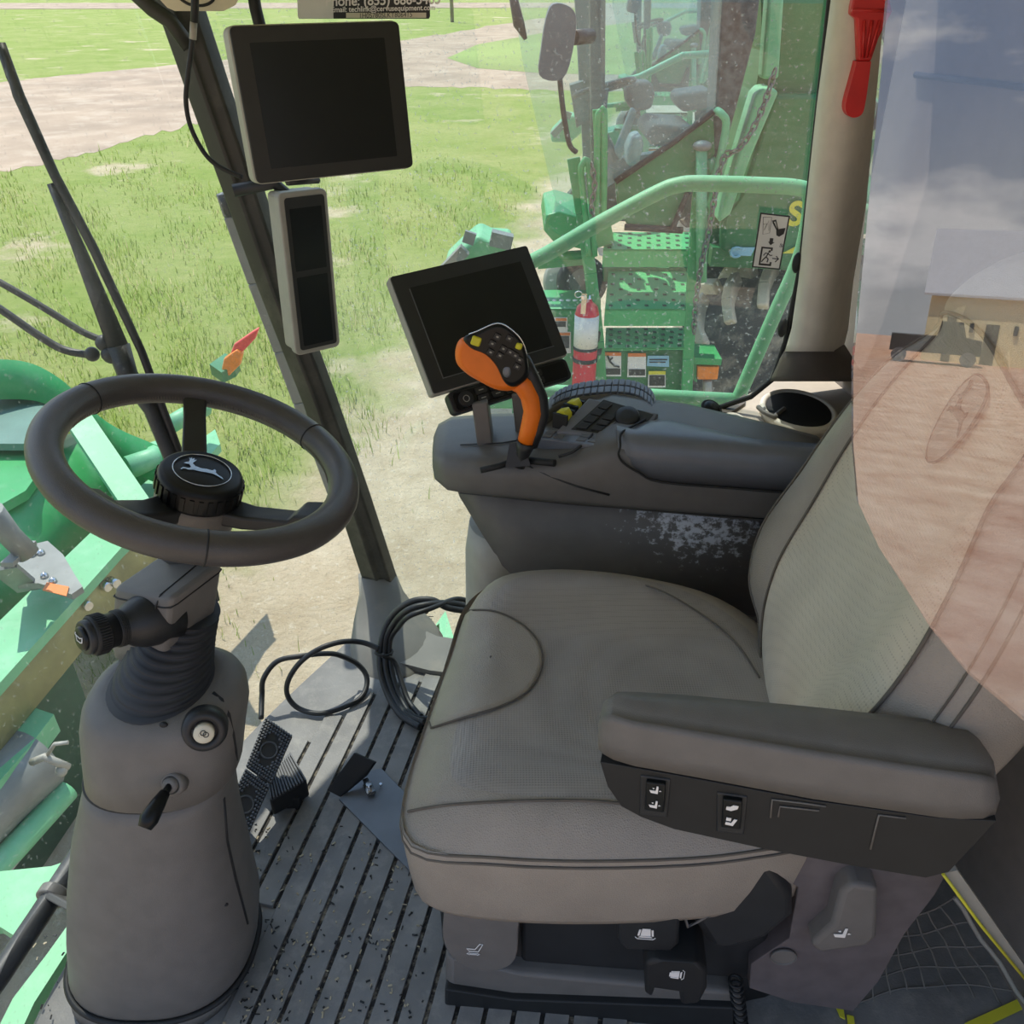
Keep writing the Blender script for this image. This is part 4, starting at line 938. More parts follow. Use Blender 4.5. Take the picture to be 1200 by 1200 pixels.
# ================================================================== loose things on the cab floor
# pedals
PD = [('pad', [(311, 840), (343, 862), (318, 919), (288, 898)], 'black studded brake pedal, the farther of the joined pair beside the steering column'), ('pad', [(288, 900), (316, 921), (287, 987), (256, 966)], 'black studded brake pedal, the nearer of the joined pair beside the steering column')]
zA, zB = .17, .09
po = None
for i, (nm, px, lab) in enumerate(PD):
    o_, n_ = P(300, 915, z=.13), V((-.12, -.62, .78)).normalized() if False else V((.25, -.45, .86)).normalized()
    q = [PL(u, v, o_, n_) for u, v in px]
    pd = thing('brake_pedal', lab, 'pedal', (q[0] + q[2]) / 2 + V((0, 0, -.13)), 'brake pedals')
    m = M().prism([p - n_ * .012 for p in q], n_ * .012)
    c = (q[0] + q[2]) / 2; m.bar(c - n_ * .01, V((c.x - .05, c.y + .03, .0)), .03, .012)
    pl = obj('pedal_plate', m, MT['pedal'], pd, .003)
    m = M(); A = lambda s, r: q[0].lerp(q[1], s).lerp(q[3].lerp(q[2], s), r)
    for a in range(11):
        for b in range(16):
            s, r = (a + .5) / 11, (b + .5) / 16
            if ((s - .5) / .34) ** 2 + ((r - .5) / .26) ** 2 < 1 or (3 < a < 7 and False): continue
            if 2 < b < 13 and 4 <= a <= 6: continue
            c = A(s, r); m.box(c + n_ * .002, (.0042, .0042, .004))
    obj('stud', m, MT['stud'], pl)
    m = M().torus(A(.5, .5) + n_ * .001, n_, .016, .002, 24, 6); obj('pedal_ring', m, MT['stud'], pl)
fp = thing('foot_pedal', 'small black ribbed foot pedal on the floor right of the brake pedals', 'pedal', P(335, 935, z=0))
q = [P(u, v, z=.065) for u, v in ((312, 908), (341, 882), (360, 914), (316, 938))]
m = M().prism(q, V((0, .0, -.05))); b0 = obj('pedal_block', m, MT['black2'], fp, .006)
m = M()
for k in range(13):
    s = (k + .5) / 13; m.bar(q[0].lerp(q[1], s) + V((0, 0, .001)), q[3].lerp(q[2], s) + V((0, 0, .001)), .003, .004)
obj('rib', m, MT['stud'], b0)
m = M(); cc = (q[0] + q[2]) / 2; m.box((cc.x, cc.y, .018), (.05, .06, .036)); obj('pedal_foot', m, MT['black2'], fp, .004)
# bent steel plate
pt = thing('steel_plate', 'grey steel plate with a bent black flange lying on the floor mat before the seat', 'plate', P(440, 950, z=.006))
q = [P(397, 936, z=.012), P(430, 904, z=.012), P(447, 900, z=.012), P(500, 955, z=.012), P(520, 1060, z=.012)]
m = M().prism(q, (0, 0, -.006)); obj('sheet', m, MT['plate'], pt, .001)
q = [P(383, 926, z=.03), P(415, 882, z=.075), P(439, 893, z=.07), P(428, 909, z=.03), P(398, 934, z=.012)]
m = M().prism(q, V((.004, .004, -.004))); obj('flange', m, MT['black2'], pt, .001, label='upright black flange of the plate')
c = P(433, 926, z=.016); m = M().box(c + V((0, 0, .004)), (.018, .026, .008), Matrix.Rotation(.5, 3, 'Z')); m.cyl(c, c + V((0, 0, .02)), .006, 12); m.box(c + V((-.01, .02, .004)), (.012, .008, .008), Matrix.Rotation(.5, 3, 'Z')); m.cyl(c + V((.022, .012, 0)), c + V((.022, .012, .006)), .003, 8); obj('bolt', m, MT['steel'], pt)
# coiled black cables
def zc(u, v, z): return P(u, v, z=z)
cab = [zc(306, 842, .03), zc(307, 815, .05), zc(309, 795, .09), zc(325, 775, .12), zc(352, 769, .13), zc(380, 766, .12), (398, 768, .10), (420, 779, .06), (430, 795, .03), (425, 815, .014), (405, 828, .012), (375, 836, .012), (350, 830, .014), (337, 815, .04), (338, 797, .08), (352, 776, .12), (375, 760, .15), (402, 752, .15), (425, 753, .13), (444, 760, .12)]
cab = [c if isinstance(c, V) else zc(*c) for c in cab]
m = M().tube(spline(cab, 6), .0062, 8)
t1 = tag(obj('cable', m, MT['black'], loc=cab[0]), 'thin black cable looping over the sunlit front of the floor mat', 'cable')
def coil(off, lift):
    pts = [(575 + off, 722 - off, .16 + lift), (545 + off, 716 - off, .18 + lift), (524 + off, 712 - off, .20 + lift), (505, 703 + off, .22 + lift), (480, 706 + off * 1.6, .21 + lift), (458 + off, 724 + off, .16 + lift), (447 + off, 752, .11), (446 + off * 1.3, 785, .06), (455 + off * 1.3, 815, .03), (470 + off * 1.3, 838, .02), (492 + off, 852 - off, .02)]
    return spline([zc(*p) for p in pts], 8)
cl = thing('cable_bundle', 'thick bundle of black cables looped upright beside the front of the seat', 'cable', zc(470, 830, .0))
for off, lift in ((0, 0), (5, .0), (10, .0)):
    obj('cable', M().tube(coil(off, lift), .0078 if off < 10 else .006, 10), MT['black'], cl)
m = M().tube(spline([zc(448, 768, .10), zc(462, 775, .07), zc(471, 800, .04), zc(479, 822, .02), zc(494, 840, .02)], 6), .006, 8); obj('cable', m, MT['black'], cl)
m = M().torus(zc(450, 764, .098), (0, .3, 1), .020, .003, 20, 6); obj('cable_tie', m, MT['black2'], cl)
# debris on the mat: nobody could count it
m = M(); rs = np.random.default_rng(3)
for i in range(420):
    if i < 300: u, v = rs.uniform(285, 500), rs.uniform(960, 1200)
    else: u, v = rs.uniform(40, 330), rs.uniform(1090, 1200)
    c = P(u, v, z=.008); 
    if c.x > -.14: continue
    L_ = rs.uniform(.002, .009); a = rs.uniform(0, 6.3)
    m.bar(c, c + V((math.cos(a) * L_, math.sin(a) * L_, rs.uniform(0, .002))), rs.uniform(.001, .003), .0015, mat=int(rs.integers(0, 2)))
tag(obj('debris', m, [MT['black2'], mat('straw', 'b5a88c', .9)]), 'dry crumbs and chaff scattered over the floor mat', 'debris', kind='stuff')

# ================================================================== things on the pillar, ledge, roof and glass
tl = thing('scraper', 'red plastic hand tool clipped to the beige pillar', 'tool', P(1010, 120, Y=1.52))
f = lambda u, v, d=0: P(u, v, Y=1.53 + d)
m = M().prism([f(u, v) for u, v in ((1001, -6), (1042, -6), (1046, 14), (1042, 21), (1030, 45), (1021, 72), (1006, 72), (1005, 45), (1004, 22), (997, 17), (998, 8))], (0, .016, 0)); obj('head', m, MT['red'], tl, .003)
m = M()
for a, b in (((1013, 24), (1011, 68)), ((1022, 24), (1015, 68)), ((1031, 24), (1019, 66)), ((998, 12), (1045, 13))): m.tube([f(*a, -.002), f(*b, -.002)], .0025, 6)
obj('rib', m, MT['red'], tl)
q = spline([V((u, v, 0)) for u, v in ((1004, 72), (998, 95), (991, 122), (993, 134), (1001, 138), (1010, 134), (1014, 122), (1018, 95), (1021, 72))], 4)
m = M().prism([f(p.x, p.y, -.002) for p in q], (0, .02, 0)); obj('handle', m, MT['red'], tl, .005)
# exit pictogram on the side window
DQ = [PL(u, v, RO - RN * .004, RN) for u, v in ((891, 249), (926, 253), (914, 316), (881, 313))]
B2 = lambda s, r, h=0: DQ[0].lerp(DQ[1], s).lerp(DQ[3].lerp(DQ[2], s), r) - RN * h
ex_ = thing('safety_decal', 'white emergency exit pictogram decal on the side window', 'decal', DQ[3])
m = M().prism([B2(0, 0), B2(1, 0), B2(1, 1), B2(0, 1)], -RN * .0005); obj('border', m, MT['decalk'], ex_)
m = M().prism([B2(.05, .025, .0006), B2(.95, .025, .0006), B2(.95, .975, .0006), B2(.05, .975, .0006)], -RN * .0005); obj('sheet', m, MT['decal'], ex_)
m = M()
def dshape(pts): m.prism([B2(x, y, .0012) for x, y in pts], -RN * .0004)
def dline(pts, r=.0007): m.tube([B2(x, y, .0013) for x, y in pts], r, 5)
dline([(.12, .07), (.40, .06), (.42, .34), (.20, .38), (.12, .07)], .0004); dline([(.16, .2), (.28, .18), (.22, .3), (.33, .12), (.38, .3)], .0004)
dshape([(.42, .12), (.56, .09), (.56, .12), (.47, .14)]); dline([(.47, .14), (.66, .28)], .0016); dline([(.55, .10), (.68, .26)], .0009)
dshape([(.62, .28), (.72, .25), (.92, .22), (.90, .33), (.76, .39), (.66, .37)])
dshape([(.46, .43), (.58, .43), (.58, .50), (.64, .50), (.52, .56), (.42, .50), (.46, .50)])
dline([(.84, .52), (.93, .52), (.93, .57), (.84, .57), (.84, .52), (.93, .57)], .0006)
dshape([(.22, .60), (.62, .60), (.62, .66), (.56, .66), (.56, .63), (.28, .63), (.28, .91), (.60, .91), (.60, .87), (.66, .87), (.66, .945), (.22, .945)])
dline([(.50, .70), (.44, .78), (.52, .82), (.50, .88)], .0012); dline([(.44, .78), (.36, .83), (.30, .88)], .0012); dline([(.34, .76), (.40, .71), (.48, .72), (.58, .75), (.64, .74)], .001); m.ball(B2(.53, .675, .0013), (.0024, .0008, .0024))
dline([(.66, .80), (.86, .80)], .001); dline([(.78, .75), (.88, .80), (.78, .86)], .001)
obj('pictogram', m, MT['decalk'], ex_)
# label at the foot of the side window
JO = [PL(u, v, RO - RN * .002, RN) for u, v in ((487, 712), (510, 712), (513, 747), (489, 747))]
lb = thing('window_label', 'tiny printed window marking with deer badge low on the side window', 'label', JO[3])
m = M(); ju = (JO[1] - JO[0]).normalized(); jv = (JO[0] - JO[3]).normalized(); jo = JO[0].lerp(JO[1], .5)
m.shape([(math.cos(t) * .5, math.sin(t) * .42) for t in np.linspace(0, 2 * math.pi, 20, endpoint=False)], jo - jv * .015, ju, jv, .018)
for k in range(5): m.shape([(-.5, 0), (.5 - .1 * (k % 3), 0), (.5 - .1 * (k % 3), .05), (-.5, .05)], jo - jv * (.032 + k * .009), ju, jv, .045)
obj('print', m, MT['decalk'], lb)
m = M().shape([(x * .8, y * .8) for x, y in DEER], jo - jv * .015 - RN * .001, ju, jv, .012); obj('deer_mark', m, MT['white'], lb)
# card hanging at the top of the glass, over the large monitor
cd = thing('contact_card', 'black and white contact label above the large monitor', 'sign', P(430, 15, Y=1.72))
K = [P(347, -50, Y=1.70), P(503, -52, Y=1.74), P(504, 22, Y=1.74), P(349, 22, Y=1.70)]
Bk = lambda s, r, h=0: K[0].lerp(K[1], s).lerp(K[3].lerp(K[2], s), r) + kn * h
ku, kv = (K[1] - K[0]).normalized(), (K[0] - K[3]).normalized(); kn = ku.cross(kv).normalized()
m = M().prism([Bk(0, 0), Bk(1, 0), Bk(1, .96), Bk(.99, 1), Bk(.01, 1), Bk(0, .96)], -kn * .002); obj('sheet', m, MT['decalk'], cd)
m = M().prism([Bk(.0, 0, .0004), Bk(.27, 0, .0004), Bk(.265, .995, .0004), Bk(.012, .995, .0004), Bk(.0, .96, .0004)], kn * .0004); obj('blank_field', m, MT['decal'], cd, label='blank white end of the label')
m = M(); m.text('Phone: (855) 686-5465', Bk(.645, .70), ku, kv, .0215, bold=.02); m.text('Email: techlink@cervusequipment.com', Bk(.645, .835), ku, kv, .0115, bold=.02); obj('lettering', m, MT['white'], cd)
m = M().prism([Bk(.36, .90, .0004), Bk(.97, .90, .0004), Bk(.97, .985, .0004), Bk(.36, .985, .0004)], kn * .0004); obj('serial_strip', m, MT['cream'], cd)
m = M().text('1H0S780SLKT806415', Bk(.66, .942), ku, kv, .0105, depth=.0012); obj('serial_number', m, MT['decalk'], cd)
# cable hanging from the roof lining to the monitor, and a strap
cb = thing('antenna_cable', 'black cable hanging from the roof corner past the dark post', 'cable', P(228, 0, Y=1.60))
m = M().tube(spline([P(u, v, Y=1.58) for u, v in ((229, -30), (228, 0), (227, 30), (224, 60), (220, 90), (218, 120), (224, 150), (240, 180), (258, 196), (284, 208))], 6), .0042, 8); obj('lead', m, MT['black2'], cb)
m = M().tube([P(227, 26, Y=1.58), P(226, 46, Y=1.58)], .0056, 10); obj('sleeve', m, MT['housing'], cb, label='pale plastic sleeve'); m = M().tube([P(229, -20, Y=1.58), P(228, 26, Y=1.58)], .0062, 10); obj('plug', m, MT['black2'], cb)
m = M().tube(spline([P(u, v, Y=1.62) for u, v in ((208, -4), (222, 5), (240, 6), (251, -2), (250, -20))], 5), .0025, 6); obj('loop', m, MT['black2'], cb)
m = M().tube(spline([P(u, v, Y=1.72) for u, v in ((296, -30), (298, 0), (302, 20), (308, 40), (318, 60))], 5), .0105, 10)
tag(obj('wiring_conduit', m, MT['black2'], loc=P(298, 0, Y=1.72)), 'thick black conduit behind the top of the large monitor', 'cable')
# ledge by the pillar with cup holder, knob and outlet
m = M().prism([P(u, v, z=.645) for u, v in ((812, 487), (860, 470), (905, 445), (1010, 435), (1060, 520), (900, 560), (830, 515))], (0, 0, -.12)); struct('trim_10', m, mat('ledge_beige', 'b3a898', .55, var=.04), 'beige ledge beside the console', bevel=.006)
m = M().prism([P(u, v, z=.652) for u, v in ((843, 482), (874, 461), (873, 472), (855, 484))], (0, 0, -.02)); struct('trim_11', m, MT['trimdk'], 'dark recess in the ledge')
cu_ = thing('cup_holder', 'deep dark cup holder with beige rim in the ledge behind the console', 'cup holder', P(930, 485, z=.58))
c = P(935, 483, z=.655); m = M().lathe([(.098, -.01), (.100, .006), (.092, .012), (.084, .006), (.080, -.06)], c, (0, 0, 1), 40, ell=(1.0, .78)); obj('rim', m, MT['trim'], cu_)
m = M().lathe([(.083, .0065), (.083, .0075)], c, (0, 0, 1), 40, ell=(1, .78)); m.lathe([(.086, -.08), (.088, .003), (.02, .0035)], c, (0, 0, 1), 40, ell=(1, .78)); obj('well', m, MT['black2'], cu_)
m = M().tube(spline([c + V((x, y, z)) for x, y, z in ((-.086, .0, .012), (-.080, -.03, .014), (-.062, -.048, .012), (-.055, -.03, .008), (-.03, .0, .008))], 5), .005, 8); obj('clip', m, MT['plastic'], cu_)
kn_ = P(831, 483, z=.70); kt = thing('knob', 'small round black knob at the rear corner of the console', 'knob', kn_ + V((0, 0, -.03)))
m = M().lathe([(.016, -.035), (.016, .0), (.020, .004), (.020, .012), (.013, .018), (.003, .018)], kn_, V((.3, -.4, .85)), 24); obj('cap', m, MT['gloss'], kt); m = M().torus(kn_ + V((.3, -.4, .85)).normalized() * .01, V((.3, -.4, .85)), .0205, .003, 24, 6); obj('grip_ring', m, MT['black2'], kt)
oc = P(860, 493, z=.648); ot = thing('power_outlet', 'round silver power outlet cap in the beige ledge', 'outlet', oc)
m = M().lathe([(.026, 0), (.026, .004), (.021, .007), (.018, .005)], oc, (0, 0, 1), 28, ell=(1.2, .9)); obj('rim', m, MT['trim'], ot); m = M().lathe([(.014, .002), (.014, .008), (.010, .010), (.002, .010)], oc, (0, 0, 1), 24); obj('cap', m, MT['greyout'], ot)
# mesh and yellow edged strip, added in place of the platform mirrored in the glass
nt_ = thing('mirrored_mesh', 'black knotted mesh low behind the seat base, standing in for the mirrored boarding platform', 'net', (.72, .80, .12))
m = M(); NQ = [P(1010, 1085, Y=.80), P(1118, 1052, Y=.80), P(1260, 1260, Y=.70), P(1000, 1260, Y=.70)]
def nb_(s, r): return NQ[0].lerp(NQ[1], s).lerp(NQ[3].lerp(NQ[2], s), r) + V((0, .03 * math.sin(s * math.pi) * math.sin(r * 3), -.025 * math.sin(s * math.pi) + .004 * math.sin(r * 21 + s * 13)))
for i in range(9): m.tube([nb_(i / 8, r / 14) for r in range(15)], .0017, 5)
for j in range(9): m.tube([nb_(s / 12, j / 8) for s in range(13)], .0017, 5)
for i in range(9):
    for j in range(9): m.ball(nb_(i / 8, j / 8), .0032, 6)
obj('mesh', m, mat('mesh_cord', '6f6c66', .7), nt_)
m = M().tube([nb_(1, r / 14) for r in range(15)], .004, 6); obj('mesh_edge', m, MT['housing'], nt_)
m = M(); m.prism([P(u, v, Y=.66) for u, v in ((1105, 1024), (1122, 1020), (1205, 1138), (1205, 1152))], (0, .01, 0)); st_ = thing('mirrored_strip', 'pale slanting strip with a yellow border, standing in for the mirrored platform edge', 'strip', P(1205, 1150, Y=.66)); obj('strip', m, MT['housing'], st_)
m = M(); m.tube([P(u, v, Y=.655) for u, v in ((1105, 1024), (1150, 1085), (1206, 1153))], .0022, 6); obj('border', m, MT['hivis'], st_)
for px, lab in ((((974, 1168), (986, 1172), (990, 1195), (984, 1192)), 'upper small yellow piece by the recline cover, standing in for the mirrored platform edge'), (((1130, 1200), (1200, 1168), (1205, 1180), (1150, 1206)), 'long yellow stripe under the mesh corner, standing in for the mirrored platform edge'), (((992, 1190), (1000, 1192), (1002, 1206), (994, 1206)), 'lower small yellow piece by the recline cover, standing in for the mirrored platform edge')):
    tag(obj('mirrored_yellow_mark', M().prism([P(u, v, z=.003) for u, v in px], (0, 0, .003)), MT['hivis'], loc=P(*px[0], z=.003)), lab, 'marking')  # yellow pieces added in place of the mirrored platform edges
# ================================================================== ground outside (two metres below the cab floor)
GZ = -2.0
gm = bpy.data.materials.new('ground_soil_and_turf'); gm.use_nodes = True; nt = gm.node_tree; N = nt.nodes; L = nt.links; b = N['Principled BSDF']; b.inputs['Roughness'].default_value = .95; b.inputs['Specular IOR Level'].default_value = .1
ge = N.new('ShaderNodeNewGeometry'); sx = N.new('ShaderNodeSeparateXYZ'); L.new(ge.outputs['Position'], sx.inputs[0])
def mth(op, a, bb=None, c=None):
    n = N.new('ShaderNodeMath'); n.operation = op
    for i, q in enumerate((a, bb, c)):
        if q is None: continue
        if isinstance(q, (int, float)): n.inputs[i].default_value = q
        else: L.new(q, n.inputs[i])
    return n.outputs[0]
def nz(scale, det=5, rough=.6):
    n = N.new('ShaderNodeTexNoise'); n.inputs['Scale'].default_value = scale; n.inputs['Detail'].default_value = det; n.inputs['Roughness'].default_value = rough; L.new(ge.outputs['Position'], n.inputs['Vector']); return n.outputs['Fac']
def ramp(f, a, bb, lo=0., hi=1.):
    n = N.new('ShaderNodeMapRange'); n.inputs[1].default_value = a; n.inputs[2].default_value = bb; n.inputs[3].default_value = lo; n.inputs[4].default_value = hi; L.new(f, n.inputs[0]); return n.outputs[0]
def mixc(f, a, bb):
    n = N.new('ShaderNodeMix'); n.data_type = 'RGBA'
    if isinstance(f, float): n.inputs[0].default_value = f
    else: L.new(f, n.inputs[0])
    for i, q in ((6, a), (7, bb)):
        if isinstance(q, str): n.inputs[i].default_value = lin(q)
        else: L.new(q, n.inputs[i])
    return n.outputs[2]
d = mth('SUBTRACT', sx.outputs['X'], mth('MULTIPLY_ADD', mth('SUBTRACT', sx.outputs['Y'], 4.9), .235, -1.95))
d = mth('ADD', d, mth('MULTIPLY', mth('SUBTRACT', nz(.9), .5), 2.2))
fd = mth('MAXIMUM', ramp(d, -.35, .35), ramp(sx.outputs['Y'], 1.5, .5))
patch = ramp(nz(.45, 6), .60, .68)
fd = mth('MAXIMUM', fd, mth('MULTIPLY', patch, .8))
grass = mixc(ramp(nz(.7), .35, .65), mixc(ramp(nz(6), .3, .7), '83994a', '98a65a'), mixc(ramp(nz(5), .3, .7), 'aeb072', '94a25c'))
dirt = mixc(ramp(nz(2.2, 8, .7), .35, .65), 'c4b091', 'dccbae'); dirt = mixc(ramp(nz(18, 6, .75), .55, .72), dirt, 'efe4cd'); dirt = mixc(ramp(nz(9, 6, .7), .58, .7, 0, .7), dirt, 'a08b6c')
red = mixc(ramp(nz(1.1, 8, .7), .35, .65), 'c28c6a', 'e8c3a2')
dirt = mixc(ramp(sx.outputs['Y'], -5., -9.), dirt, red)
L.new(mixc(fd, grass, dirt), b.inputs['Base Color'])
bp = N.new('ShaderNodeBump'); bp.inputs['Strength'].default_value = 1.0; bp.inputs['Distance'].default_value = .05; L.new(nz(14, 8, .75), bp.inputs['Height']); L.new(bp.outputs[0], b.inputs['Normal'])
m = M().grid(lambda i, j: V((-180 + 360 * i, -110 + 300 * j, GZ)), 24, 24); struct('ground', m, gm, 'grass verge and bare dirt', fix=False)
def flat(pts, z): return [P(u, v, z=z) for u, v in pts]
m = M()
near0 = [(-200, 262), (0, 202), (100, 182), (200, 152), (300, 130), (470, 101), (560, 103), (640, 106), (760, 108)]
rj = np.random.default_rng(5); ux_ = np.linspace(-200, 760, 97); near = [(u, float(np.interp(u, [q[0] for q in near0], [q[1] for q in near0])) + rj.normal(0, 2.2) * (1 if u < 480 else .4)) for u in ux_]
far0 = [(-200, 132), (0, 96), (100, 86), (200, 76), (300, 66), (470, 48), (560, 33), (640, 20), (760, 2)]
far = [(u, float(np.interp(u, [q[0] for q in far0], [q[1] for q in far0])) + rj.normal(0, .5)) for u in ux_]
m.loft([[P(u, v, z=GZ + .004) for u, v in near], [P(u, v, z=GZ + .004) for u, v in far]], closed=False, caps=False)
struct('road', m, MT['road'], 'pale gravel road', fix=False)
m = M().prism(flat([(524, 68), (560, 52), (640, 38), (760, 24), (760, 88), (640, 86), (560, 80)], GZ + .008), (0, 0, .003)); struct('lawn', m, MT['farfield'], 'grass island between the gravel tracks')
m = M().prism(flat([(-300, 12), (0, 10.5), (640, 9), (900, 10), (900, 3.5), (640, 3), (0, 3.5), (-300, 4)], GZ + .02), (0, 0, .004)); struct('path', m, MT['road'], 'distant pale track')
# rough grass: blades nobody could count
rg = np.random.default_rng(11); n = 170000
yy = 2.6 / (1 - rg.random(n) * (1 - 2.6 / 46)) ** 1.0; xx = (rg.random(n) * 1.02 - .72) * yy * 1.05 - .3
dl = xx - (-1.95 + (yy - 4.9) * .235) + .9 * np.sin(xx * 1.9 + yy * .8) * np.sin(yy * 1.3 - xx * .6) * .6 + rg.normal(0, .45, n)
clump = np.sin(xx * 2.1 + 1) * np.sin(yy * 1.7) + np.sin(xx * 5.3 + yy * 3.1) * .6
keep = (dl < -.15) & (rg.random(n) < .45 + .4 * clump) & ~((yy > 17) & (yy > 15.5 - xx * 1.05 + 3))
def roadmask(x, y):
    dep = y * cP + 3.45 * sP; up = y * sP - 3.45 * cP; u = 600 + FP * x / dep; v = 600 - FP * up / dep
    return v < np.interp(u, [q[0] for q in near], [q[1] for q in near]) + 4
keep &= ~roadmask(xx, yy)
xx, yy, clump = xx[keep], yy[keep], clump[keep]; n = len(xx)
h = (.04 + .08 * rg.random(n) ** 1.5) * (1 + .35 * clump.clip(-1, 1.5)) * np.where(rg.random(n) < .05, 1.9, 1); wd = .004 + .0007 * yy; an = rg.random(n) * 6.283; ln = h * rg.normal(0, .45, n); la = rg.random(n) * 6.283
ca, sa = np.cos(an) * wd / 2, np.sin(an) * wd / 2; lx, ly = np.cos(la) * ln, np.sin(la) * ln
vv = np.zeros((n, 5, 3)); vv[:, 0] = np.stack([xx - ca, yy - sa, np.full(n, GZ - .005)], 1); vv[:, 1] = np.stack([xx + ca, yy + sa, np.full(n, GZ - .005)], 1)
vv[:, 2] = np.stack([xx + ca * .7 + lx * .35, yy + sa * .7 + ly * .35, GZ + h * .6], 1); vv[:, 3] = np.stack([xx - ca * .7 + lx * .35, yy - sa * .7 + ly * .35, GZ + h * .6], 1); vv[:, 4] = np.stack([xx + lx, yy + ly, GZ + h], 1)
me = bpy.data.meshes.new('grass'); me.vertices.add(n * 5); me.vertices.foreach_set('co', vv.reshape(-1))
base = np.arange(n)[:, None] * 5; loops = np.concatenate([base + [0, 1, 2, 3], base + [3, 2, 4]], 1).reshape(-1)
me.loops.add(n * 7); me.loops.foreach_set('vertex_index', loops.astype(np.int32)); me.polygons.add(n * 2)
ls = (np.arange(n)[:, None] * 7 + [0, 4]).reshape(-1); me.polygons.foreach_set('loop_start', ls.astype(np.int32))
me.polygons.foreach_set('material_index', np.repeat(rg.choice(4, n, p=[.36, .3, .2, .14]), 2).astype(np.int32)); me.update(calc_edges=True); me.validate(); me.polygons.foreach_set('use_smooth', [True] * len(me.polygons))
nv = rg.normal(0, .25, (n, 5, 3)); nv[:, :, 2] = 1; nv /= np.linalg.norm(nv, axis=2, keepdims=True); me.normals_split_custom_set_from_vertices(nv.reshape(-1, 3).tolist())
def blade(c):
    k = mat('grass_blade_' + c, c, .8, var=.15, scale=2); nt = k.node_tree; cc = nt.nodes['Principled BSDF'].inputs['Base Color'].links[0].from_socket
    a, t, x = nt.nodes.new('ShaderNodeBsdfDiffuse'), nt.nodes.new('ShaderNodeBsdfTranslucent'), nt.nodes.new('ShaderNodeMixShader')
    nt.links.new(cc, a.inputs[0]); nt.links.new(cc, t.inputs[0]); nt.links.new(a.outputs[0], x.inputs[1]); nt.links.new(t.outputs[0], x.inputs[2]); nt.links.new(x.outputs[0], nt.nodes['Material Output'].inputs[0]); return k
for c in ('88a04a', '9cb058', 'b4ba74', 'd0c898'): me.materials.append(blade(c))
go = bpy.data.objects.new('grass', me); COL.objects.link(go); tag(go, 'rough green and straw-coloured grass on the verge', 'grass', kind='stuff')
c = P(530, 26, z=GZ); tag(obj('utility_pole', M().cyl(c + V((0, 0, -.1)), c + V((0, 0, 9)), .14, 10, 0, .1), mat('pole_wood', '8c8478', .9), loc=c), 'distant grey utility pole on the far side of the road', 'pole')

# ================================================================== header in front of the cab
hdz = thing('harvester_header', 'green harvester header lying in front of the windscreen with beams, auger and brackets', 'header', P(60, 800, z=-1.9))
def pz(m, px, z, dz, mat=0): return m.prism([P(u, v, z=z) for u, v in px], (0, 0, dz), mat)
H = lambda *a, **k: obj(*a, parent=hdz, **k)
m = M(); pz(m, [(-150, 880), (0, 727), (73, 656), (150, 582), (200, 540), (252, 503), (258, 520), (186, 600), (142, 642), (0, 800), (-150, 965)], -.92, -.05); H('top_beam', m, MT['greenlt'])
m = M()
a_ = [P(u, v, z=-.97) for u, v in ((-150, 965), (0, 800), (142, 642), (186, 600))]; m.loft([[p for p in a_], [p + V((.03, 0, -.22)) for p in a_], [p + V((-.05, 0, -.22)) for p in a_], [p + V((-.05, 0, 0)) for p in a_]], closed=False, caps=False); H('beam_web', m, mat('dusty_ground_lit_web', '8b8a5c', .6, var=.2, scale=6))  # olive paints dust and the ground's brown reflection over the green
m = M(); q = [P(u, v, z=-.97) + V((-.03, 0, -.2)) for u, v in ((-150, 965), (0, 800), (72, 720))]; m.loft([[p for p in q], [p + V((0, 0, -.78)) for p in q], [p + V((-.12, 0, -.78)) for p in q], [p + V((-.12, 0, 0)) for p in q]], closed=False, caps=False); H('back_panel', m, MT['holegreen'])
for u, v in ((118, 690), (95, 712), (128, 686)):
    m = M(); c = P(u, v - 6, z=-1.03); m.cyl(c, c + V((.05, -.03, 0)), .022, 10); H('bolt', m, MT['steel'])
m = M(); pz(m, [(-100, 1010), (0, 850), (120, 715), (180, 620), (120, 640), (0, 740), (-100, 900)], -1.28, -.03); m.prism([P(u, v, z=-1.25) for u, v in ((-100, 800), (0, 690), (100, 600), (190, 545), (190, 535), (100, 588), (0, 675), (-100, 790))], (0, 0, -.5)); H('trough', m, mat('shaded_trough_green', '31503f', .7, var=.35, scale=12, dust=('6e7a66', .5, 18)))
m = M().tube([P(-120, 750, z=-1.05), P(0, 643, z=-1.05), P(70, 588, z=-1.05), P(110, 558, z=-1.05)], [.33, .33, .32, .28], 28); H('auger_drum', m, MT['green'])
m = M(); 
arcs = [(-60, 424), (0, 421), (40, 427), (77, 449), (112, 484), (140, 503), (175, 518), (215, 535)]
A1 = spline([P(u, v, z=-.35 - .05 * i) for i, (u, v) in enumerate(arcs)], 5); A2 = [p + V((.10, -.18, -.16)) for p in A1]; A3 = [p + V((-.05, .05, -.2)) for p in A1]
m.loft([A1, A2, A3], closed=False, caps=False); H('shield_rim', m, MT['green'])
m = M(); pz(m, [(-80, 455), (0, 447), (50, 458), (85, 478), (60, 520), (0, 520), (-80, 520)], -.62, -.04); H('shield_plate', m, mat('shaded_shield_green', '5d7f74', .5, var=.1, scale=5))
m = M(); pz(m, [(-80, 505), (0, 503), (60, 500), (62, 530), (30, 575), (0, 592), (-80, 620)], -.70, -.05); H('side_shield', m, MT['green'])
m = M(); m.bar(P(92, 492, z=-.55), P(165, 600, z=-.80), .13, .04); H('brace', m, MT['greenlt'])
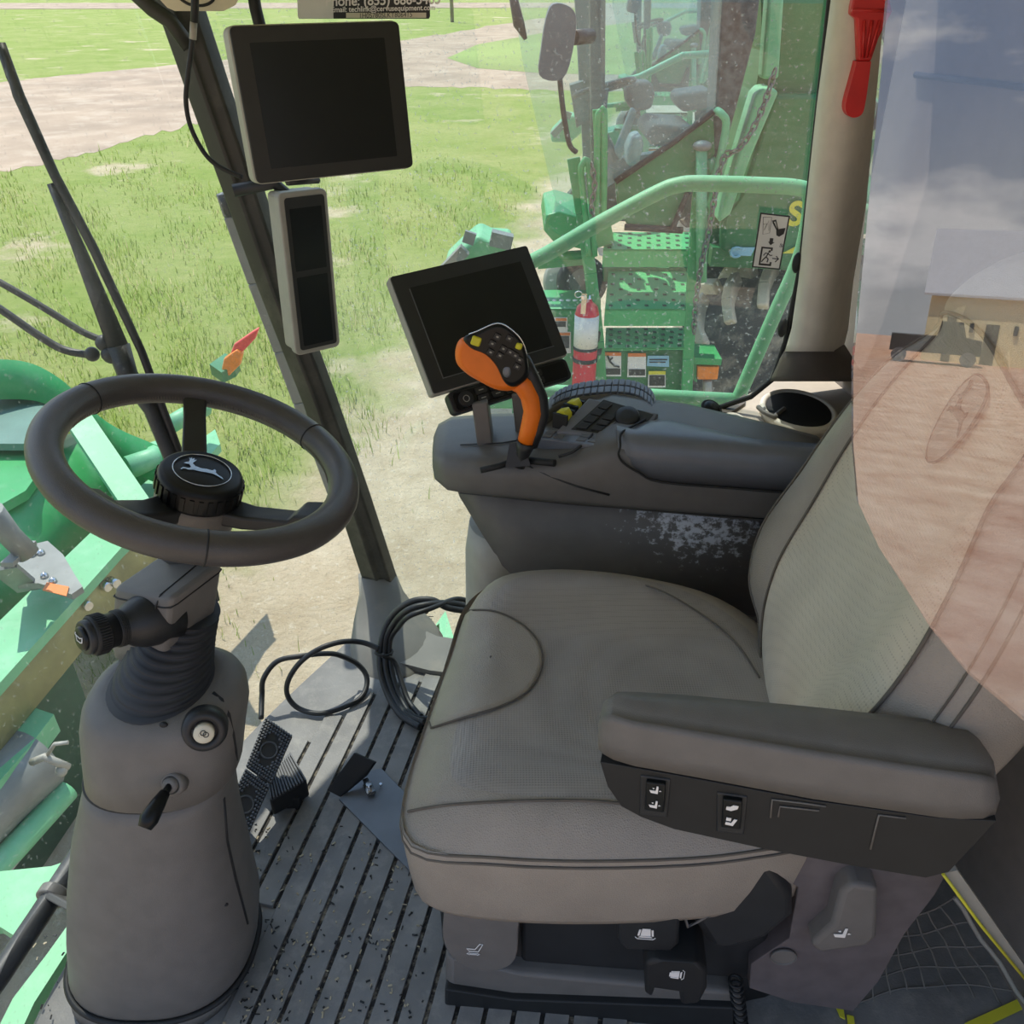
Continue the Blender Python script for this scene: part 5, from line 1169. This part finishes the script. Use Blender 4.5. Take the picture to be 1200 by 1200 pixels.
m = M(); pz(m, [(66, 512), (172, 530), (185, 545), (70, 535)], -.86, -.03); m.loft([[P(u, v, z=-.88) for u, v in ((66, 535), (185, 545))], [P(u, v, z=-.88) + V((.02, -.02, -.36)) for u, v in ((66, 535), (185, 545))]], closed=False, caps=False); H('rear_wall', m, MT['green'])
for q in ([(78, 517), (97, 519), (92, 524), (72, 523)], [(146, 526), (165, 529), (163, 532), (143, 529)]): m = M(); pz(m, q, -.855, .004); H('slot', m, MT['black2'])
m = M().tube([P(196, 500, z=-.7), P(216, 488, z=-.7), P(240, 478, z=-.72)], .05, 12); H('drive_shaft', m, MT['greenlt']); m = M(); m.tube([P(150, 548, z=-.72), P(180, 538, z=-.72), P(186, 528, z=-.72)], .06, 12); H('drive_shaft', m, MT['greenlt'])
m = M(); q = [P(u, v, z=-.80) for u, v in ((22, 690), (20, 668), (36, 645), (58, 640), (76, 656), (90, 680), (99, 694), (86, 703), (48, 690))]; m.prism(q, (.0, .0, .03)); m.bar(P(4, 665, z=-.6), P(35, 690, z=-.85), .10, .02); m.bar(P(8, 662, z=-.58), P(36, 636, z=-.6), .05, .02); gp = H('bracket_plate', m, MT['greyout'])
m = M(); pz(m, [(55, 683), (81, 688), (78, 699), (50, 692)], -.765, .003); H('warning_label', m, MT['decalo'])
for u, v in ((38, 650), (48, 648), (52, 675), (62, 681)): H('rivet', M().ball(P(u, v, z=-.765), .018, 8), MT['steel'])
m = M().tube([P(-10, 598, z=-.35), P(12, 628, z=-.5), P(34, 650, z=-.6)], .045, 12); H('hydraulic_ram', m, MT['greyout'])
m = M(); pz(m, [(-90, 940), (0, 850), (28, 825), (63, 837), (32, 878), (0, 915), (-90, 1010)], -1.2, -.10); H('lower_beam', m, MT['greenlt'])
m = M().tube([P(-90, 1010, z=-1.34), P(0, 925, z=-1.34), P(42, 888, z=-1.34)], .15, 20); H('beam_shade', m, MT['greyout'])  # grey cylinder added to draw the shaded part of the lower beam
m = M().tube([P(-70, 1088, z=-1.48), P(0, 1012, z=-1.48), P(78, 926, z=-1.48)], .052, 16); H('tube_beam', m, MT['greenlt'])
m = M().tube([P(-70, 1112, z=-1.5), P(0, 1034, z=-1.5), P(84, 928, z=-1.5)], .010, 8); m.tube([P(38, 893, z=-1.2), P(52, 887, z=-1.15), P(66, 893, z=-1.2), P(80, 899, z=-1.25)], .016, 8); m.tube([P(56, 884, z=-1.15), P(64, 872, z=-1.05), P(80, 870, z=-1.05)], .008, 6); m.ball(P(72, 903, z=-1.25), .025, 8); H('hose', m, MT['housing'])
ml = H('marker_light', M().prism([P(u, v, z=-1.0) for u, v in ((248, 439), (266, 426), (282, 434), (277, 441), (262, 449))], (0, 0, .08)), MT['greendk'])
m = M(); q = [P(u, v, Y=5.55) for u, v in ((258, 441), (262, 421), (277, 410), (284, 415), (281, 428), (266, 443))]; m.prism(q, (0, .06, 0)); obj('lens', m, MT['amber'], ml, .01)
m = M(); q = [P(u, v, Y=5.58) for u, v in ((266, 424), (274, 404), (296, 389), (303, 385), (299, 397), (287, 410), (276, 418))]; m.prism(q, (0, .05, 0)); obj('flag', m, MT['redlens'], ml, .01)
# own machine: front frame under the windscreen and the outer bar by the corner post
ff = thing('front_frame', 'green sheet metal frame of the cab directly below the windscreen edge', 'frame', P(20, 1180, z=-.2))
m = M(); pz(m, [(-20, 1240), (15, 1170), (55, 1118), (88, 1072), (100, 1078), (95, 1090), (40, 1175), (10, 1240)], -.10, -.03); obj('sill_plate', m, MT['greenlt'], ff)
m = M(); m.loft([[p + V((.03, -.02, z)) for p in FC] for z in (-.07, -.6)], closed=False, caps=False); m.loft([[p + V((.10, -.05, z)) for p in FC] for z in (-.6, -.07)], closed=False, caps=False); obj('skirt', m, MT['greendk'], ff)
m = M(); pz(m, [(-60, 1020), (0, 1021), (60, 1015), (95, 1003), (88, 1012), (50, 1052), (16, 1096), (0, 1086), (-60, 1090)], -.55, -.03); obj('gusset', m, MT['greenlt'], ff); m = M(); pz(m, [(498, 750), (522, 716), (536, 760), (500, 762)], -.45, -.03); obj('corner_plate', m, MT['greenlt'], ff)
xp = thing('exterior_bar', 'grey weathered bar outside the glass along the dark corner post', 'bar', P(330, 470, Y=2.0))
m = M(); q = [P(u, v, Y=2.0) for u, v in ((264, 226), (272, 252), (300, 330), (330, 410), (352, 470), (366, 505), (395, 585))]
for i in range(len(q) - 1): m.bar(q[i], q[i + 1], .034, .03, up=(0, 1, 0))
obj('bar', m, MT['greyout'], xp, .004); m = M().tube([q[0] + V((-.002, 0, 0)), q[1]], .019, 12); obj('end_sleeve', m, MT['black'], xp)
hr = thing('handrail', 'pale green tubular handrail outside the side window', 'handrail', P(868, 470, Y=2.15))
hp = lambda u, v: P(u, v, Y=2.12)
m = M().tube(spline([hp(585, 325), hp(640, 298), hp(700, 263), hp(770, 226), hp(795, 217), hp(820, 215), hp(890, 217), hp(935, 220), hp(949, 229), hp(947, 260), hp(936, 305), hp(905, 375), hp(868, 460), hp(850, 500)], 4), .0185, 14); obj('rail', m, MT['greenlt'], hr)
m = M().tube([hp(560, 452), hp(640, 458), hp(760, 463), hp(875, 469)], .018, 14); obj('lower_rail', m, MT['greenlt'], hr)
m = M(); m.prism([P(u, v, Y=2.2) for u, v in ((600, 466), (880, 474), (850, 520), (600, 520))], (0, .02, 0)); obj('rail_panel', m, MT['greenlt'], hr)
# ---- wiper
wp = thing('wiper', 'long black windscreen wiper with blade and twin links outside the windscreen', 'wiper', P(215, 590, t=1.72))
wt = lambda u, v: P(u, v, t=1.38 + .30 * (v - 40) / 520 + .02)
m = M().tube([wt(246, 705), wt(236, 655), wt(222, 600), wt(205, 545), wt(178, 480), wt(150, 440), wt(138, 405)], [.02, .018, .017, .016, .016, .019, .022], 8); m.tube([wt(138, 405), wt(112, 340), wt(90, 285), wt(60, 215)], [.020, .016, .012, .008], 8); obj('arm', m, MT['wiper'], wp)
m = M().tube([wt(2, 50), wt(22, 112), wt(64, 205), wt(110, 292), wt(166, 412), wt(192, 482), wt(222, 560)], [.006, .010, .009, .009, .008, .008, .007], 8); m.tube([wt(-1, 50), wt(12, 90), wt(30, 128)], .007, 6); obj('blade', m, MT['black'], wp)
m = M().tube(spline([wt(-30, 318), wt(0, 331), wt(60, 366), wt(95, 388), wt(118, 398)], 4), .0065, 8); m.tube(spline([wt(-30, 345), wt(0, 362), wt(45, 393), wt(75, 410), wt(106, 416)], 4), .0075, 8); m.ball(wt(108, 415), .014); m.ball(wt(122, 402), .016); m.ball(wt(130, 415), .018); obj('link', m, MT['wiper'], wp)

# ================================================================== neighbouring combine harvester
NY = 5.2
n_ = lambda u, v, dy=0.: P(u, v, Y=NY + dy)
nb = thing('combine_harvester', 'green combine harvester parked alongside, its cab and boarding ladder seen through the side window', 'combine harvester', V((1.2, 6.6, GZ)), 'parked combine harvesters')
NB = lambda *a, **k: obj(*a, parent=nb, **k)
def npz(m, px, d0, th, mat=0): 
    q = [n_(u, v, d0) for u, v in px]; return m.prism(q, (0, th, 0), mat)
# cab glass, posts, inside of the cab
lft = [(592, -120, .55), (600, -40, .5), (606, 30, .45), (613, 75, .42), (628, 140, .38), (643, 205, .34), (655, 252, .30)]
m = M(); rows = []
for u, v, dy in lft:
    ur = 704 - 0 * v; rows.append([n_(u + (ur - u) * k, v + 6 * k, dy - .42 * math.sin(k * math.pi * .6) * .7) for k in np.linspace(0, 1, 9)])
m.loft(rows, closed=False, caps=False); ncg = glass('neighbour_glass', (.78, .90, .86), (.72, .80, .74), .14, .30, 1.2); NB('windscreen', m, ncg, fix=False)
m = M(); npz(m, [(722, 212), (790, 166), (838, 128), (842, 60), (850, -60), (704, -60), (704, 225)], .02, .006); NB('door_glass', m, glass('neighbour_door_glass', (.72, .88, .92), (.70, .78, .80), .05, .16, 1.5))
m = M(); npz(m, [(846, -60), (898, -60), (886, 40), (868, 110), (846, 190), (832, 200), (838, 120)], .05, .25); NB('rear_post', m, mat('speckled_dark_post', '4c5052', .6, var=.4, scale=30), bevel=.02)
m = M(); npz(m, [(691, -60), (710, -60), (709, 100), (700, 225), (694, 225), (692, 60)], .25, .1); NB('front_post', m, MT['black2'])
m = M(); npz(m, [(674, 0), (690, -10), (692, 190), (684, 190)], .9, .08); npz(m, [(668, 100), (684, 95), (690, 140), (676, 150)], .8, .1); NB('far_post', m, mat('far_post_grey', '5b6664', .6))
m = M(); npz(m, [(733, 102), (742, 96), (764, 96), (768, 110), (764, 128), (742, 132), (735, 120)], 1.0, .2); npz(m, [(760, 150), (768, 145), (812, 148), (818, 160), (800, 172), (765, 172), (757, 162)], .7, .5); npz(m, [(795, 110), (835, 105), (840, 125), (800, 132), (792, 120)], .9, .3); NB('operator_seat', m, mat('neighbour_seat', '3d4446', .7), bevel=.04)
m = M(); m.torus(n_(708, 103, .8), (-.25, .2, 1), .19, .018, 32, 8); m.tube([n_(708, 103, .8), n_(700, 150, .85), n_(712, 190, .85)], [.03, .05, .09], 12); NB('steering_column', m, MT['black'])
m = M(); npz(m, [(735, 175), (742, 160), (752, 158), (755, 170), (748, 195), (735, 195)], .5, .2); npz(m, [(716, 185), (740, 125), (747, 130), (728, 190)], .8, .05); NB('console', m, mat('neighbour_console', '9aa3a2', .6), bevel=.02)
m = M(); npz(m, [(690, 190), (730, 185), (800, 175), (840, 160), (840, 230), (790, 262), (700, 258), (690, 220)], 1.3, .1); npz(m, [(660, 235), (700, 190), (725, 200), (722, 258), (670, 258)], .75, .08); NB('cab_floor', m, mat('neighbour_floor', '525b5a', .8, var=.3, scale=8))
m = M(); npz(m, [(721, 213), (790, 166), (836, 131), (838, 180), (815, 215), (800, 238), (786, 266), (735, 264), (724, 244)], -.02, .04); NB('door_panel', m, MT['greendk'], bevel=.01)
m = M(); m.tube([n_(721, 213, -.03), n_(790, 166, -.03), n_(836, 131, -.03)], .018, 8); m.tube([n_(732, 266, -.03), n_(800, 270, -.03)], .02, 8); m.bar(n_(788, 268, -.04), n_(806, 225, -.04), .06, .02); NB('door_seal', m, MT['black2'])
m = M().tube([n_(715, 100, 1.9), n_(750, 90, 1.9), n_(800, 65, 1.9), n_(835, 63, 1.9)], .025, 8); NB('far_handrail', m, MT['greenlt'])
# mirror
m = M(); q = spline([V((u, v, 0)) for u, v in ((632, 88), (634, 60), (640, 22), (648, 5), (664, 6), (675, 18), (673, 50), (664, 86), (650, 95))], 3, True); npz(m, [(p.x, p.y) for p in q], -.55, .12); mi = NB('mirror', m, mat('mirror_grey', '5d646b', .5, var=.1, scale=6), bevel=.03)
m = M(); m.tube([n_(672, 44, -.42), n_(692, 42, -.3)], .035, 10); m.tube(spline([n_(656, 92, -.45), n_(660, 130, -.45), n_(667, 168, -.43), n_(675, 178, -.4)], 4), .014, 8); NB('mirror_arm', m, MT['black'])
m = M().tube([n_(600, -10, -.1), n_(608, 28, -.1), n_(616, 46, -.1)], [.02, .03, .01], 8); NB('wiper', m, MT['black2'])
# cab base and lower left panels
m = M(); q0 = [(640, 252), (655, 248), (690, 258), (716, 262), (720, 285), (690, 294), (650, 285), (637, 270)]; npz(m, q0, .05, .6); NB('cab_base', m, MT['green'], bevel=.06)
m = M(); npz(m, [(560, 395), (600, 372), (640, 362), (705, 362), (706, 480), (560, 480)], .12, .4); NB('side_panel', m, MT['green'], bevel=.02)
m = M(); m.loft([[n_(u, v, .1) for u, v in ((620, 362), (704, 362))], [n_(u, v, .55) for u, v in ((640, 345), (704, 346))]], closed=False, caps=False); NB('side_step', m, MT['greenlt'])
for i in range(8):
    for j in range(2): NB('perforation', M().ball(n_(642 + i * 8, 352 + j * 6, .2), (.018, .018, .006), 6), MT['white'])
m = M(); m.tube([n_(560, 310, .3), n_(640, 301, .3), n_(692, 298, .3)], .03, 8); m.bar(n_(630, 308, .4), n_(695, 302, .4), .05, .07); NB('lower_rail', m, MT['green'])
m = M().lathe([(.17, -.1), (.19, 0), (.17, .05), (.05, .06)], n_(668, 330, .7), (0, -1, .2), 28); NB('drum', m, MT['housing']); m = M().torus(n_(682, 330, .55), (0, -1, .2), .13, .045, 32, 10); NB('drum_ring', m, MT['black2'])
for px, lo in (([(640, 372), (665, 372), (665, 389), (641, 389)], 1), ([(648, 389), (669, 389), (669, 414), (650, 414)], 0)):
    m = M(); npz(m, px, .105, .004); dq = NB('decal', m, MT['decal']); m = M(); npz(m, [(px[1][0] - 14, px[0][1] + 1), (px[1][0] - 1, px[0][1] + 1), (px[1][0] - 1, px[0][1] + 4), (px[1][0] - 14, px[0][1] + 4)], .10, .004); NB('decal_heading', m, MT['decalo']); m = M(); npz(m, [(px[1][0] - 14, px[0][1] + 5), (px[1][0] - 2, px[0][1] + 5), (px[1][0] - 2, px[2][1] - 6), (px[1][0] - 14, px[2][1] - 6)], .10, .004); NB('decal_print', m, MT['decalk'])
# ladder
m = M(); 
for w0, pts in ((.075, ((672, 185, -.0), (682, 250, -.02), (692, 320, -.04), (701, 400, -.06), (706, 480, -.08))), (.055, ((700, 128, .0), (704, 200, .0), (706, 265, .0))), (.07, ((823, 168, 0), (816, 260, -.02), (811, 340, -.04), (806, 420, -.06), (804, 480, -.08)))):
    q = [n_(*p) for p in pts]
    for i in range(len(q) - 1): m.bar(q[i], q[i + 1], w0, .03, up=(0, 1, 0))
NB('ladder_rail', m, MT['green'], bevel=.004)
def step(name, near, far, face, dn, df):
    A, B_, = n_(near[0][0], near[0][1], dn), n_(near[1][0], near[1][1], dn); C_, D_ = n_(far[1][0], far[1][1], df), n_(far[0][0], far[0][1], df)
    m = M(); m.prism([A, B_, C_, D_], (0, 0, -.012)); hgt = A.z - n_(near[0][0], face, dn).z; m.prism([A, B_, B_ - V((0, 0, hgt)), A - V((0, 0, hgt))], (0, .012, 0))
    s = NB(name, m, MT['stepgreen'])
    m = M()
    for i in range(9):
        for j in range(7):
            if (i + j) % 2: continue
            p = A.lerp(B_, (i + .6) / 9.2).lerp(D_.lerp(C_, (i + .6) / 9.2), (j + .6) / 7.2); m.box(p + V((0, 0, .001)), (.024, .034, .002))
    obj('grip_hole', m, MT['holegreen'], s)
step('ladder_step', ((707, 292), (813, 292)), ((710, 272), (811, 272)), 313, 0, .32)
step('ladder_step', ((709, 362), (806, 362)), ((713, 318), (806, 318)), 382, -.06, .50)
step('ladder_step', ((709, 408), (802, 407)), ((710, 384), (804, 384)), 411, -.08, .25)
m = M(); npz(m, [(706, 411), (806, 411), (804, 480), (706, 480)], -.02, .03); NB('ladder_panel', m, MT['greendk'])
m = M(); npz(m, [(706, 314), (815, 314), (812, 330), (707, 330)], .5, .02); NB('riser', m, MT['greendk'])
for px, hd_, pr in (([(708, 413), (728, 413), (728, 441), (708, 441)], 'decalo', 1), ([(736, 414), (757, 414), (757, 442), (735, 442)], 'decalo', 0), ([(759, 417), (784, 417), (784, 430), (758, 429)], None, 2), ([(760, 435), (780, 435), (780, 454), (759, 454)], 'hivis', 3)):
    m = M(); npz(m, px, -.035, .004); NB('decal', m, MT['decal' if pr != 2 else 'decalb'])
    x0, x1, y0, y1 = px[0][0], px[1][0], px[0][1], px[2][1]
    if hd_: m = M(); npz(m, [(x0, y0), (x1, y0), (x1, y0 + 4), (x0, y0 + 4)], -.04, .004); NB('decal_heading', m, MT[hd_])
    m = M()
    if pr in (1, 0): npz(m, [(x0 + 1, y1 - 9), (x1 - 1, y1 - 9), (x1 - 1, y1 - 2), (x0 + 1, y1 - 2)], -.04, .004)
    if pr == 1: m.tube([n_(712, 417, -.042), n_(715, 424, -.042), n_(720, 429, -.042), n_(726, 430, -.042)], .006, 5); m.tube([n_(718, 419, -.042), n_(714, 423, -.042)], .005, 5)
    if pr == 3: npz(m, [(x0 + 1, y0 + 5), (x1 - 1, y0 + 5), (x1 - 1, y1 - 2), (x0 + 1, y1 - 2)], -.04, .004)
    if pr == 2: npz(m, [(x0 + 2, y0 + 4), (x1 - 2, y0 + 4), (x1 - 2, y0 + 5.2), (x0 + 2, y0 + 5.2)], -.04, .004); npz(m, [(x0 + 2, y0 + 7), (x1 - 4, y0 + 7), (x1 - 4, y0 + 8.2), (x0 + 2, y0 + 8.2)], -.04, .004)
    NB('decal_print', m, MT['decalk'])
# grab rails
for pts, r in ((((690, 300, -.1), (686, 250, -.1), (681, 205, -.1), (683, 192, -.1), (690, 196, -.1), (697, 300, -.1)), .018), (((699, 260, -.1), (700, 180, -.1), (701, 138, -.1), (705, 131, -.1), (708, 140, -.1), (707, 260, -.1)), .02)):
    NB('grab_rail', M().tube(spline([n_(*p) for p in pts], 4), r, 10), MT['green'])
m = M().tube([n_(822, 330, -.08), n_(822, 176, -.08)], .032, 10); NB('grab_rail', m, MT['greenlt']); m = M().ball(n_(823, 171, -.08), (.055, .05, .03)); NB('rail_knob', m, MT['greyout'])
m = M().tube(spline([n_(835, 215, -.06), n_(845, 180, -.06), (n_(851, 145, -.06)), n_(846, 134, -.06), n_(840, 130, -.02)], 4), .022, 10); m.tube([n_(832, 186, -.02), n_(838, 215, -.02)], .03, 8); NB('grab_rail', m, MT['greenlt'])
# rear body
m = M(); npz(m, [(890, -60), (1010, -60), (1000, 320), (826, 312), (835, 262), (862, 190), (885, 108), (893, 60)], .35, .5); NB('rear_body', m, MT['greendk'])
m = M(); npz(m, [(905, -60), (923, -60), (913, 93), (893, 93)], .2, .12); NB('upright_rail', m, MT['greenlt'], bevel=.02)
m = M(); npz(m, [(886, 112), (893, 104), (905, 102), (913, 108), (880, 185), (856, 252), (842, 262), (852, 225)], .1, .2); NB('shield_edge', m, MT['greenlt'], bevel=.02)
m = M(); npz(m, [(908, 110), (1000, 110), (992, 300), (845, 296), (846, 262), (866, 235)], .22, .1); NB('side_shield', m, MT['greendk'], bevel=.03)
m = M(); npz(m, [(835, 290), (1000, 296), (1000, 312), (832, 312)], .25, .2); NB('lower_strip', m, MT['greendk'])
for c, r in (((990, 18), 20), ((988, 66), 22)):
    m = M(); q = [n_(c[0] + r * math.cos(t), c[1] + r * .62 * math.sin(t) , .2) for t in np.linspace(math.pi * .95, math.pi * 1.8 if c[1] < 30 else math.pi * .2, 14)] + [n_(c[0], c[1], .2)]
    m.prism(q, (0, .01, 0)); NB('warning_disc', m, MT['hivis'])
m = M(); so2 = n_(929, 252, .19); m.text('S780', so2 + V((-.03, 0, 0)), V((1, 0, 0)), V((0, 0, 1)), .20, bold=.03, align='LEFT'); NB('model_lettering', m, MT['hivis']); so3 = n_(868, 295, .19)
m = M(); m.prism([n_(u, v, .20) for u, v in ((858, 290), (885, 290), (880, 300), (856, 299))], (0, .006, 0)); m.tube([so3 + V((-.03 + .035 * math.cos(t), -.01, .03 * math.sin(t))) for t in np.linspace(.6, 5.6, 14)], .008, 5); NB('dealer_badge', m, MT['decalb'])
m = M(); npz(m, [(917, 297), (935, 288), (960, 285), (960, 297)], .19, .01); NB('stripe', m, MT['hivis'])
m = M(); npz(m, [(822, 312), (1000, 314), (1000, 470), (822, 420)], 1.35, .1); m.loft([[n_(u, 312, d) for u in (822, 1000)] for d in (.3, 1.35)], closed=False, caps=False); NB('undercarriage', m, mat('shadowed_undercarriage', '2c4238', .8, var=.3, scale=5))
# drive wheel with lugs
wc = n_(905, 455, .75); R_ = .92
m = M(); prof = [(.45, -.36), (.75, -.38), (.86, -.30), (.885, -.15), (.885, .15), (.86, .30), (.75, .38), (.45, .36)]
m.lathe(prof, wc, (0, 1, 0), 48); ty = NB('tyre', m, MT['tyre'])
m = M()
for i in range(22):
    for s in (-1, 1):
        a0 = (i + .25 * s) * 2 * math.pi / 22; prev = []
        pts = []
        for k in range(4):
            t = k / 3; a = a0 - s * 0 - .20 * t; y = s * (.36 - .34 * t); r = .80 + .13 * min(1, t * 2.2)
            pts.append(wc + V((math.cos(a) * r, y, math.sin(a) * r)))
        for k in range(3): m.bar(pts[k], pts[k + 1] + (pts[k + 1] - pts[k]) * .12, .075, .10, up=((pts[k] + pts[k + 1]) / 2 - wc))
obj('lug', m, MT['lug'], ty, .015)
m = M().lathe([(.45, -.2), (.45, .2), (.1, .1), (.1, -.15), (.3, -.15)], wc, (0, 1, 0), 32); NB('wheel_rim', m, MT['hivis'])
m = M(); npz(m, [(814, 419), (846, 421), (845, 428), (812, 427)], -.05, .25); npz(m, [(813, 427), (817, 427), (817, 448), (813, 446)], .0, .1); ah = NB('lamp_housing', m, MT['green']); m = M(); npz(m, [(817, 429), (843, 430), (841, 445), (817, 445)], -.02, .08); obj('amber_lens', m, MT['amber'], ah, .006); m = M().tube([n_(829, 446, 0), n_(829, 470, 0)], .03, 8); obj('lamp_stem', m, MT['housing'], ah)
# far end of the neighbour's header
m = M(); pts = [(520, 312), (545, 288), (560, 276), (575, 283), (600, 285), (598, 300), (560, 330), (520, 330)]; m.prism([P(u, v, Y=7.6) for u, v in pts], (0, .5, 0)); NB('header_end', m, MT['greenlt'], bevel=.04)
m = M(); m.bar(P(575, 278, Y=7.5), P(600, 284, Y=7.5), .12, .12); m.bar(P(548, 285, Y=7.5), P(552, 272, Y=7.5), .05, .1); m.bar(P(520, 318, Y=7.5), P(545, 292, Y=7.5), .1, .1); NB('header_bracket', m, MT['greyout'])
# another machine of the same kind behind it
dup(nb, V((1.2, 6.6, GZ)) + V((1.25, 7.2, 0)), 'third combine harvester further off, glimpsed through the cab glass of the nearer one', 'parked combine harvesters')
# fire extinguisher on the ladder side
fx = thing('fire_extinguisher', 'red fire extinguisher strapped beside the boarding ladder of the parked combine', 'fire extinguisher', n_(684, 452, -.12))
e0, e1 = n_(683, 470, -.12), n_(684, 356, -.12)
rr = .075
m = M().lathe([(rr * .9, -.25), (rr, -.22), (rr, (e1 - e0).length * .9), (rr * .86, (e1 - e0).length * .97), (rr * .4, (e1 - e0).length * 1.02), (rr * .3, (e1 - e0).length * 1.05)], e0, (0, 0, 1), 28); obj('cylinder', m, MT['redpaint'], fx)
xz = lambda v: V((e0.x, e0.y, n_(684, v, -.12).z))
m = M().lathe([(rr * 1.012, 0), (rr * 1.012, .205)], xz(405), (0, 0, 1), 28); obj('label', m, MT['decal'], fx)
m = M().lathe([(rr * 1.06, 0), (rr * 1.06, .025)], xz(422), (0, 0, 1), 24); m.lathe([(rr * 1.04, 0), (rr * 1.04, .018)], xz(408), (0, 0, 1), 24); m.bar(n_(684, 418, -.10), n_(706, 410, -.06), .03, .04); m.bar(n_(690, 407, -.1), n_(704, 390, -.06), .02, .05); obj('strap', m, MT['black2'], fx)
m = M().tube([xz(358), xz(345)], .022, 12); m.bar(n_(683, 368, -.2), n_(685, 344, -.18), .03, .012, up=(0, 1, 0)); m.bar(n_(683, 349, -.2), n_(692, 346, -.1), .02, .02); m.torus(n_(678, 345, -.16), (0, 1, .3), .022, .004, 16, 6); m.tube([n_(684, 346, -.12), n_(692, 352, -.1), n_(693, 366, -.09)], .010, 8); obj('valve', m, MT['chrome'], fx)
# safety chain
cp = spline([n_(907, 86, -.02), n_(897, 118, -.06), n_(883, 150, -.1), n_(866, 174, -.1), n_(850, 181, -.08)], 8) + spline([n_(850, 181, -.08), n_(842, 205, -.1), n_(836, 240, -.12), n_(830, 275, -.12), n_(822, 310, -.14), n_(816, 350, -.14), n_(813, 390, -.12)], 10)[1:]
def chain(m, cp, step_=.040):
    d_ = 0; k = 0; acc = [0]
    for i in range(1, len(cp)): acc.append(acc[-1] + (cp[i] - cp[i - 1]).length)
    s = 0
    while s < acc[-1]:
        i = max(0, int(np.searchsorted(acc, s)) - 1); i = min(i, len(cp) - 2); t = (s - acc[i]) / max(1e-6, acc[i + 1] - acc[i]); p = cp[i].lerp(cp[i + 1], t); dr = (cp[i + 1] - cp[i]).normalized()
        u_, k_, w_ = frame(dr, (1, .3, 0)); ax_ = u_ if k % 2 else k_; o2 = k_ if k % 2 else u_
        m.tube([p + dr * math.cos(a) * step_ * .72 + o2 * math.sin(a) * step_ * .42 for a in np.linspace(0, 2 * math.pi, 10, endpoint=False)], step_ * .15, 5, closed=True); s += step_; k += 1
m = M(); chain(m, cp); tag(obj('chain', m, MT['chainm'], loc=cp[-1]), 'grey safety chain hanging along the right rail of the boarding ladder', 'chain')
m = M(); chain(m, spline([n_(694, 195, -.14), n_(697, 220, -.14), n_(693, 240, -.14), n_(696, 255, -.14)], 8), .034); tag(obj('chain', m, MT['chainm'], loc=n_(696, 255, -.14)), 'short chain between the left grab rails of the boarding ladder', 'chain')

# ================================================================== open door glass on the near side and what it mirrors
ty_, tt_ = math.radians(12), math.radians(8.9)
DN = V((-math.sin(ty_) * math.cos(tt_), -math.cos(ty_) * math.cos(tt_), math.sin(tt_))); DO = V((.35, .16, 1.1))
dg = [(1046, -60), (1000, 430), (1000, 520), (1006, 590), (1032, 645), (1062, 690), (1090, 735), (1135, 790), (1200, 845), (1420, 960), (1420, -60)]  # curved edge follows the viewer's dark mirrored silhouette, put into the pane's shape
m = M().prism([PL(u, v, DO, DN) for u, v in dg], -DN * .004)
struct('window_3', m, glass('door_glass', (.93, .92, .95), (.6, .6, .6), .0, .015, 6, refl=.17), 'reflecting glass of the cab door')
def R(u, v, z=None, dist=None):
    p = PL(u, v, DO, DN); D = ray(u, v).normalized(); r = D - DN * 2 * D.dot(DN)
    if z is not None: t = (z - p.z) / r.z
    else: t = dist
    return p + r * t
print('reflected', [tuple(round(q, 2) for q in R(u, v, z=GZ)) for u, v in ((1040, 421), (1200, 421), (1100, 800), (1200, 700))])
a, b_ = R(1075, 421, z=GZ), R(1215, 421, z=GZ); r0 = PL(1080, 421, DO, DN); back_ = a - r0; back_.z = 0; sc_ = back_.length / 1080; back_.normalize(); e = V((-back_.y, back_.x, 0)); e = e if e.dot(b_ - a) > 0 else -e
wb = lambda u, h, d=0: a + e * (u - 1075) * sc_ + V((0, 0, h)) + back_ * d
bd = thing('shed_building', 'tan metal building with pale roof mirrored in the door glass', 'building', wb(1200, 0))
hW = 4.2
m = M().prism([wb(1078, -.1), wb(1420, -.1), wb(1420, hW), wb(1078, hW)], back_ * 12); obj('wall', m, MT['tan'], bd)
m = M().prism([wb(1070, hW, -.6), wb(1430, hW, -.6), wb(1430, hW + 4.5, 6), wb(1070, hW + 4.5, 6)], V((0, 0, .15))); obj('roof', m, MT['roofm'], bd)
for u0, u1, h in ((1137, 1150, 2.6), (1187, 1199, 2.6), (1098, 1107, 2.9), (1260, 1290, 3.4)):
    m = M().prism([wb(u0, 0, -.06), wb(u1, 0, -.06), wb(u1, h, -.06), wb(u0, h, -.06)], back_ * .1); obj('door', m, MT['doork'], bd)
for u0 in (1121, 1164): m = M().prism([wb(u0, 2.0, -.25), wb(u0 + 4, 2.0, -.25), wb(u0 + 4, 2.6, -.25), wb(u0, 2.6, -.25)], back_ * .25); obj('wall_lamp', m, MT['black2'], bd)
tk = thing('pickup_truck', 'black pickup truck parked before the tan building, mirrored in the door glass', 'truck', wb(1085, 0, -4))
wt2 = lambda u, h, d=-4.5: wb(u, h, d)
prof = [(1046, .6), (1046, 1.5), (1090, 1.5), (1092, 2.3), (1112, 2.3), (1117, 1.5), (1132, 1.4), (1133, .6)]
m = M().prism([wt2(u, h * 1.15) for u, h in prof], back_ * 2); obj('body', m, MT['skin'], tk, .08)
for u in (1056, 1122):
    m = M().cyl(wt2(u, .45, -4.6), wt2(u, .45, -4.2), .45, 20); obj('wheel', m, MT['tyre'], tk)
